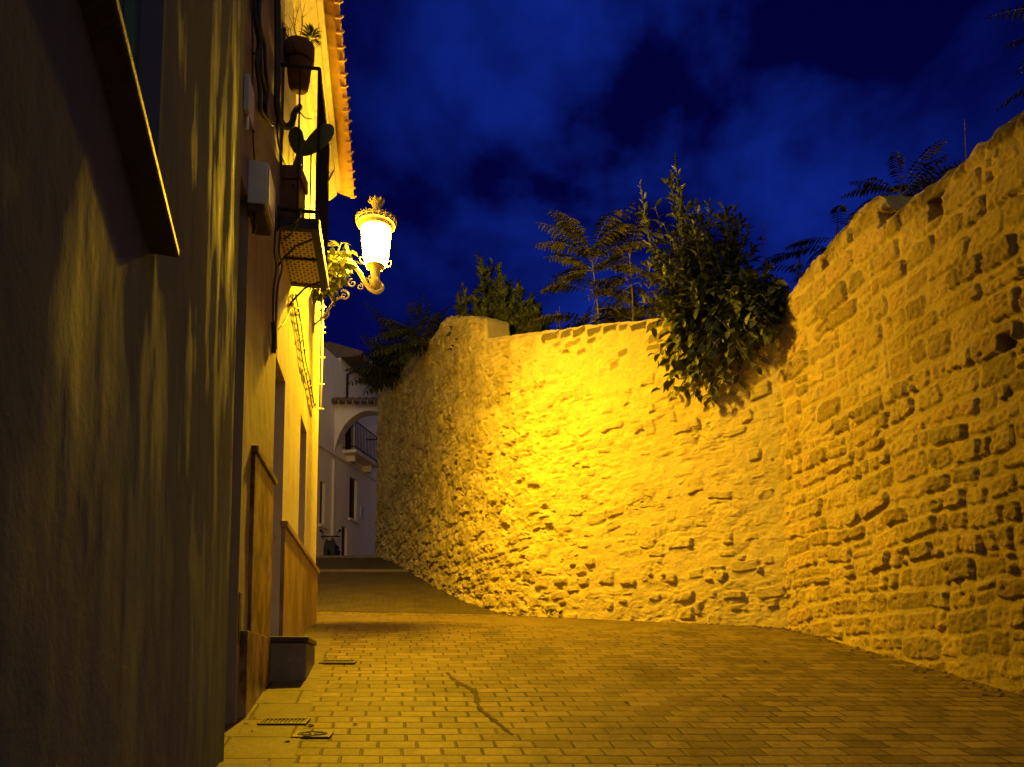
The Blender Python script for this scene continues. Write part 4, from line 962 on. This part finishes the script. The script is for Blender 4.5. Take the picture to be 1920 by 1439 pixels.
def upright(label, px, ytop, Y, zb, n, spread, mat, L=.06, W=.025, group=None, name='shrub', dens=60):
    b = P(px, 600, Y); b.z = zb; th = thing(name, label, 'shrub', tuple(b), group); acc = [[], [], [], [], []]; mb = MB(); tp = P(px, ytop, Y)
    Ht = tp.z-zb
    for i in range(n):
        a = random.uniform(0, 6.28); rr = spread*math.sqrt(random.random()); hgt = Ht*(1-.45*(rr/spread)**1.3)*random.uniform(.85, 1) if i else Ht
        t_ = b+Vector((rr*math.cos(a), rr*math.sin(a)*.7, hgt)); pts = spline([b+Vector((rr*.4*math.cos(a), rr*.3*math.sin(a), 0)), b.lerp(t_, .5)+rv(.05), t_], 5)
        mb.tube(pts, [.012*(1-.75*k/len(pts)) for k in range(len(pts))], 5)
        for q, z in zip(acc, stem_leaves(pts, dens, L, W, .12, -.2, .6)): q += z
        for k in range(6):
            f = random.uniform(.25, .9); o_ = pts[int(f*(len(pts)-1))]; d_ = Vector((random.uniform(-1, 1), random.uniform(-1, 1), random.uniform(.5, 1.3))).normalized()*random.uniform(.12, .3)*(1.2-f)*min(1, Ht)
            p2 = spline([o_, o_+d_*.5+rv(.02), o_+d_], 4); mb.tube(p2, .005, 4)
            for q, z in zip(acc, stem_leaves(p2, 14, L, W, .1, -.2, .6)): q += z
    mb.build('stem', M['bark'], th); leaves_obj('foliage', *acc, mat, th, .3, .1)
    return th
upright('dark upright shrub with two slender spires behind the left end of the lit wall', 884, 492, 15.6, 5.8, 11, .50, M['leaf_dark'], .22, .10, 'dark shrubs behind the wall', dens=60)
upright('tall dark shrub rising behind the square block on the wall', 940, 482, 15.2, 5.8, 13, .55, M['leaf_dark'], .22, .10, 'dark shrubs behind the wall', dens=64)
upright('dense rounded dark shrub between the spired shrubs and the tall sapling', 978, 512, 14.8, 5.7, 26, .62, M['leaf_dark'], .20, .11, 'dark shrubs behind the wall', dens=64)
upright('low thin leafed weed on the wall top left of the tall sapling', 1046, 572, 12.9, 5.2, 5, .14, M['leaf_ail'], .05, .016, 'weeds on the wall tops', dens=24)
upright('small flowering weed on the wall top beside the rounded dark shrub', 985, 603, 13.4, 5.3, 5, .25, M['leaf_ail'], .045, .012, 'weeds on the wall tops', dens=16)
upright('thin tall weed stem standing alone on the right wall top', 1828, 222, 7.6, 4.7, 1, .03, M['leaf_dark'], .03, .010, 'weeds on the wall tops', dens=22)
upright('thin weed stalk rising beside the right flank of the big bush', 1440, 415, 9.9, 4.4, 2, .06, M['leaf_dark'], .06, .022, 'weeds on the wall tops', dens=20)
for (px, yb, yt, Y, lab) in ((792, 640, 590, 17.6, 'ferny plant on the wall top just left of the square block'), (752, 690, 622, 20.6, 'ferny plant midway along the dark bend of the wall top'), (742, 700, 668, 21.5, 'ferny plant at the far end of the bending wall')):
    b = P(px, yb+25, Y); c = P(px, (yb+yt)/2+14, Y)
    pinnate('fern', lab, b, c, ring(26, .1, 1.2, (yb-yt+30)/FPX*Y*1.1, 11, .30*Y/18, .5, .2, 1.), M['leaf_dark'], 'ferny plants on the bending wall', cat='fern')
# weed at the foot of the lit wall
p = ground_frame(1030, 1158); p.y = 12.25; p = gz(p); p.x = P(1030, 1150, p.y).x
wd = thing('weed', 'small leafy weed growing at the foot of the lit rubble wall', 'weed', tuple(p)); acc = [[], [], [], [], []]; mb = MB()
for i in range(7):
    d = Vector((random.uniform(-.22, .18), -random.uniform(.0, .1), random.uniform(.04, .12))); pts = spline([p, p+d*.6+Vector((0, 0, .03)), p+d], 3); mb.tube(pts, .004, 4)
    for q, z in zip(acc, stem_leaves(pts, 4, .07, .045, .4, .1, .7)): q += z
mb.build('stem', M['stem'], wd); leaves_obj('foliage', *acc, M['leaf'], wd)
# creeper twined round the lamp bracket
cr = thing('creeper', 'leafy creeper twined round the lamp bracket under the balcony corner', 'creeper', tuple(LP(.1, 585))); acc = [[], [], [], [], []]; mb = MB()
for (px, py, dY) in ((612, 458, -.15), (640, 455, -.05), (655, 470, .05), (620, 500, -.25), (636, 520, -.2), (603, 545, -.2), (648, 505, 0.), (625, 548, -.1), (592, 552, -.1), (660, 490, .1), (615, 530, -.3), (630, 475, -.2)):
    r0 = LP(.08, 560); tp = P(px, py, LY-.1+dY); pts = spline([r0, r0.lerp(tp, .5)+Vector((0, -.05, .03))+rv(.06), tp], 5); mb.tube(pts, .008, 5)
    for q, z in zip(acc, stem_leaves(pts, 6, .19, .125, .5, .2, .8)): q += z
for i in range(4):
    px, py = random.uniform(636, 660), random.uniform(452, 505); tp = P(px, py, LY-random.uniform(.15, .75)); r0 = LP(.3, 510)+rv(.05); pts = spline([r0, r0.lerp(tp, .5)+rv(.06), tp], 5); mb.tube(pts, .006, 5)
    for q, z in zip(acc, stem_leaves(pts, 4, .13, .09, .6, .2, .8)): q += z
mb.build('stem', M['stem'], cr); leaves_obj('foliage', *acc, M['leaf'], cr, .3, .3)
# dry sprig growing through the balcony rail
sp_ = P(603, 349, byb-.1); mb = MB(); pts = spline([B.pt(byb-.05, sp_.z, bo-.06), P(612, 345, byb), P(618, 335, byb), P(625, 320, byb)], 5); mb.tube(pts, [.018*(1-.8*i/len(pts)) for i in range(len(pts))], 6)
for i in (4, 7, 9, 12):
    for s_ in (1, -1): mb.tube([pts[i], pts[i]+Vector((s_*.03, 0, .05)), pts[i]+Vector((s_*.035, 0, .10))], [.006, .004, .002], 5)
tag(mb.build('dry_sprig', M['dry'], None), 'dry twisted sprig sticking out through the balcony rail', 'twig')

# ================================================================== HOUSES UP THE STREET
e0 = P(591, 826, 26.); e1 = P(683, 884, e0.z/ray(683, 884)[1])
E = Plane(960+FPX*((e1.x-e0.x)/(e1.y-e0.y))/ca, through=(e0.x, e0.y))
def epanel(y0, y1, z0, z1, o0, o1): return MB().box(E.pt(y0, z0, o0), E.d*(y1-y0)*E.l, E.n*(o1-o0), (0, 0, z1-z0))
def ez(px, py): return E.hit(px, py)
hE = thing('house', 'dim pale house with slatted windows and small balcony at the top of the street', 'house', tuple(E.pt(27, G(0, 27), 0)))
ysp = ez(638, 700)[0]; ztop1 = (ez(597, 652)[1]+ez(637, 666)[1])/2
wn = ez(600, 930)[0], ez(609, 930)[0], ez(604, 985)[1], ez(604, 903)[1]
wl = ez(655, 930)[0], ez(669, 930)[0], ez(662, 975)[1], ez(662, 897)[1]
gd = G(0, 27)
dn = ez(641, 990)[0], ez(651, 990)[0], gd-.2, ez(646, 988)[1]
def box_wall(y0, y1, z0, z1, ops, name, res): return plaster_wall(name, E, y0, y1, z0, z1, ops, 4.0, M['plaster_far'], hE, res, .008, 1.5, 4)
box_wall(21.5, ysp, gd-1., ztop1, [(*wn, .15)], 'wall', .25)
zev = (ez(645, 672)[1]+ez(690, 722)[1])/2
bd = ez(648, 830)[0], ez(664, 830)[0], ez(656, 852)[1], ez(656, 788)[1]
box_wall(ysp+.01, 40, gd-1., zev, [(*wl, .15), (*dn, .15), (*bd, .15)], 'wall', .25)
mb = MB(); mb.prism([E.pt(ysp+.0, zev, -.1), E.pt(ysp, zev, .75), E.pt(ysp, zev+.12, .75), E.pt(ysp, zev+2.0, -4)], E.d*11*E.l)
mb.build('roof', M['tiledark'], hE)
mb = MB()
for k in range(24): mb.tube([E.pt(ysp+.15+k*.45, zev+.10, .80), E.pt(ysp+.15+k*.45, zev+.62, -.6)], .13, 8)
mb.build('roof', M['tiledark'], hE, True)
MB().tube([E.pt(ysp+.5, zev-3.2, .05), E.pt(ysp+.5, zev-.45, .05), E.pt(ysp+.5, zev-.3, .4), E.pt(ysp+.5, zev-.08, .7)], .05, 7).build('drainpipe', M['cable'], hE)
MB().tube([E.pt(ez(622, 900)[0], gd, .06), E.pt(ez(622, 900)[0], ez(622, 862)[1], .06)], .05, 7).build('drainpipe', M['plaster_far'], hE)
zm = (ez(592, 828)[1]+ez(625, 856)[1]+ez(680, 883)[1])/3
epanel(21.6, 33, zm-.06, zm+.06, -.02, .06).build('moulding', M['plaster_far'], hE)
def shut(y0, y1, z0, z1, name='window'):
    o = epanel(y0+.02, y1-.02, z0+.02, z1-.02, -.135, -.10).build(name, M['wood'], hE); mb = MB(); n = int((z1-z0)/.09)
    for k in range(n): b = epanel(y0+.1, y1-.1, z0+.05+k*.09, z0+.09+k*.09, -.099, -.08); mb.add(b.v, b.f)
    mb.build('slat', M['wood'], o); return o
shut(*wn); shut(*wl); shut(*bd, 'balcony_door'); epanel(dn[0]+.02, dn[1]-.02, dn[2]+.01, dn[3]-.02, -.135, -.09).build('door', M['wood'], hE)
mb = MB()
for b_ in (wn, wl): b = epanel(b_[0]-.08, b_[1]+.08, b_[2]-.1, b_[2], -.02, .10); mb.add(b.v, b.f)
mb2 = epanel(wn[0]-.08, wn[1]+.08, wn[2]-.1, wn[2]-.002, -.02, .10).build('window_sill', M['plaster_far'], hE)
epanel(wl[0]-.08, wl[1]+.08, wl[2]-.1, wl[2]-.002, -.02, .10).build('window_sill', M['plaster_far'], hE)
b0, b1 = ez(642, 850)[0], ez(688, 870)[0]; zf = ez(656, 852)[1]-.02; dp = .55
bl = epanel(b0, b1, zf-.12, zf, -.02, dp).build('balcony', M['plaster_far'], hE, bev=.02)
mb = MB(); zr_ = zf+1.05
mb.tube([E.pt(b0+.03, zr_, 0), E.pt(b0+.03, zr_, dp-.04), E.pt(b1-.03, zr_, dp-.04), E.pt(b1-.03, zr_, 0)], .025, 5); mb.tube([E.pt(b0+.03, zf+.1, 0), E.pt(b0+.03, zf+.1, dp-.04), E.pt(b1-.03, zf+.1, dp-.04), E.pt(b1-.03, zf+.1, 0)], .02, 5)
nn = int((b1-b0)/.13)
for k in range(nn+1): yy = b0+.03+(b1-b0-.06)*k/nn; mb.tube([E.pt(yy, zf, dp-.04), E.pt(yy, zr_, dp-.04)], .012, 4)
for k in range(5): mb.tube([E.pt(b0+.03, zf, (dp-.04)*k/4), E.pt(b0+.03, zr_, (dp-.04)*k/4)], .012, 4)
mb.build('railing', M['iron'], bl)
for yy in (b0+.3, b1-.4): epanel(yy, yy+.16, zf-.36, zf-.121, -.02, .35).build('bracket', M['plaster_far'], bl, bev=.03)
# arch across the street
yA = ez(627, 800)[0]; xl = E.m*yA+E.c
ar = thing('archway', 'pale arch with a tiled ledge joined to the far house at the street top', 'archway', (xl, yA, gd))
zt2, zbm = P(660, 758, yA)[2], P(628, 862, yA)[2]; cx_ = P(694, 800, yA).x; zc_ = zbm; rx_ = cx_-P(626, 860, yA).x; rz_ = P(694, 770, yA)[2]-zc_
xr = cx_+rx_; xo = cx_+(cx_-xl)+1.2
N = 24; inner = [(cx_-rx_*math.cos(math.pi*k/N), zc_+rz_*math.sin(math.pi*k/N)) for k in range(N+1)]
mb = MB(); dpt = .55; vs = []; fs = []
outer = [(xl-.3, zc_)]+[(xl-.3+(xo-xl+.3)*k/(N-2), zt2) for k in range(N-1)]+[(xo, zc_)]
for yy in (yA, yA+dpt):
    for (x, z), (x2, z2) in zip(inner, outer): vs += [(x, yy, z), (x2, yy, z2)]
m = 2*(N+1)
for k in range(N):
    a = 2*k; fs += [(a, a+1, a+3, a+2), (m+a, m+a+2, m+a+3, m+a+1), (a, a+2, m+a+2, m+a), (a+1, m+a+1, m+a+3, a+3)]
fs += [(0, m, m+1, 1), (2*N, 2*N+1, m+2*N+1, m+2*N)]
mb.add(vs, fs); mb.box((xr, yA, gd-1), (xo-xr, 0, 0), (0, dpt, 0), (0, 0, zc_-gd+1-.001)); mb.build('arch_wall', M['plaster_far'], ar)
mb = MB(); x = xl+.05
while x < xo: mb.tube([(x, yA-.28, zt2+.02), (x, yA+dpt*.5, zt2+.24)], .12, 8); x += .26
mb.build('tile_ledge', M['tiledark'], ar, True)
MB().prism([(xl-.05, yA-.2, zt2+.004), (xo, yA-.2, zt2+.004), (xo, yA+dpt, zt2+.004), (xl-.05, yA+dpt, zt2+.004)], (0, 0, .09)).build('ledge_slab', M['plaster_far'], ar)
# notice on the far house
nb = thing('notice', 'small white notice board on the far house beside the tall slatted window', 'notice', tuple(E.pt(ez(678, 960)[0], ez(678, 970)[1], .02)))
ny0, ny1 = ez(675, 960)[0], ez(682, 960)[0]; nz0, nz1 = ez(678, 972)[1], ez(678, 951)[1]
epanel(ny0, ny1, nz0, nz1, 0, .03).build('board', M['paper'], nb); mb = MB()
for k in range(4): b = epanel(ny0+.08, ny1-.08, nz1-.1-k*(nz1-nz0)*.22, nz1-.06-k*(nz1-nz0)*.22, .031, .034); mb.add(b.v, b.f)
mb.build('frame', M['greybox'], nb)
# scooter parked at the top of the slope
sc = P(618, 1040, 26.6); sc.z = G(0, 26.6); sc.x += .05
sco = thing('scooter', 'black scooter parked nose on beside the far house, only its top showing', 'scooter', tuple(sc))
f3 = lambda x, y, z: sc+Vector((x, y, z))
for yy, nm in ((-.45, 'wheel'), (.5, 'wheel')):
    w_ = MB().tube([f3(.22*0, yy, .22)+Vector((0, .20*math.cos(q), .20*math.sin(q))) for q in np.linspace(0, 2*math.pi, 19)], .055, 7).build(nm, M['rubber'], sco, True)
mb = MB(); mb.prism([f3(-.17, -.28, .25), f3(.17, -.28, .25), f3(.20, -.24, .7), f3(.11, -.22, .92), f3(-.11, -.22, .92), f3(-.20, -.24, .7)], (0, .1, 0)); mb.build('front_shield', M['rubber'], sco, bev=.03)
mb = MB(); mb.prism([f3(-.16, .0, .25), f3(.16, .0, .25), f3(.17, .1, .62), f3(-.17, .1, .62)], (0, .65, 0)); mb.build('body', M['rubber'], sco, bev=.04)
mb = MB(); mb.prism([f3(-.13, .05, .64), f3(.13, .05, .64), f3(.13, .7, .66), f3(-.13, .7, .66)], (0, 0, .1)); mb.build('seat', M['rubber'], sco, bev=.03)
MB().tube(spline([f3(-.33, -.12, .98), f3(-.14, -.18, .97), f3(0, -.2, .95), f3(.14, -.18, .97), f3(.33, -.12, .98)], 4), .03, 7).build('handlebar', M['rubber'], sco, True)
MB().lathe(f3(0, -.27, .80), [(.02, 0), (.07, .01), (.08, .05), (.07, .10), (.02, .12)], 12).build('headlight', M['greybox'], sco, True)
for s_ in (-1, 1): MB().tube([f3(s_*.2, -.17, .97), f3(s_*.26, -.15, 1.12), f3(s_*.30, -.15, 1.17), f3(s_*.38, -.15, 1.19)], [.01, .01, .045, .03], 7).build('mirror', M['rubber'], sco, True)
S.view_settings.view_transform = 'Standard'; S.view_settings.look = 'None'; S.view_settings.exposure = 0; S.view_settings.gamma = 1
try: S.cycles.use_denoising = True
except Exception: pass
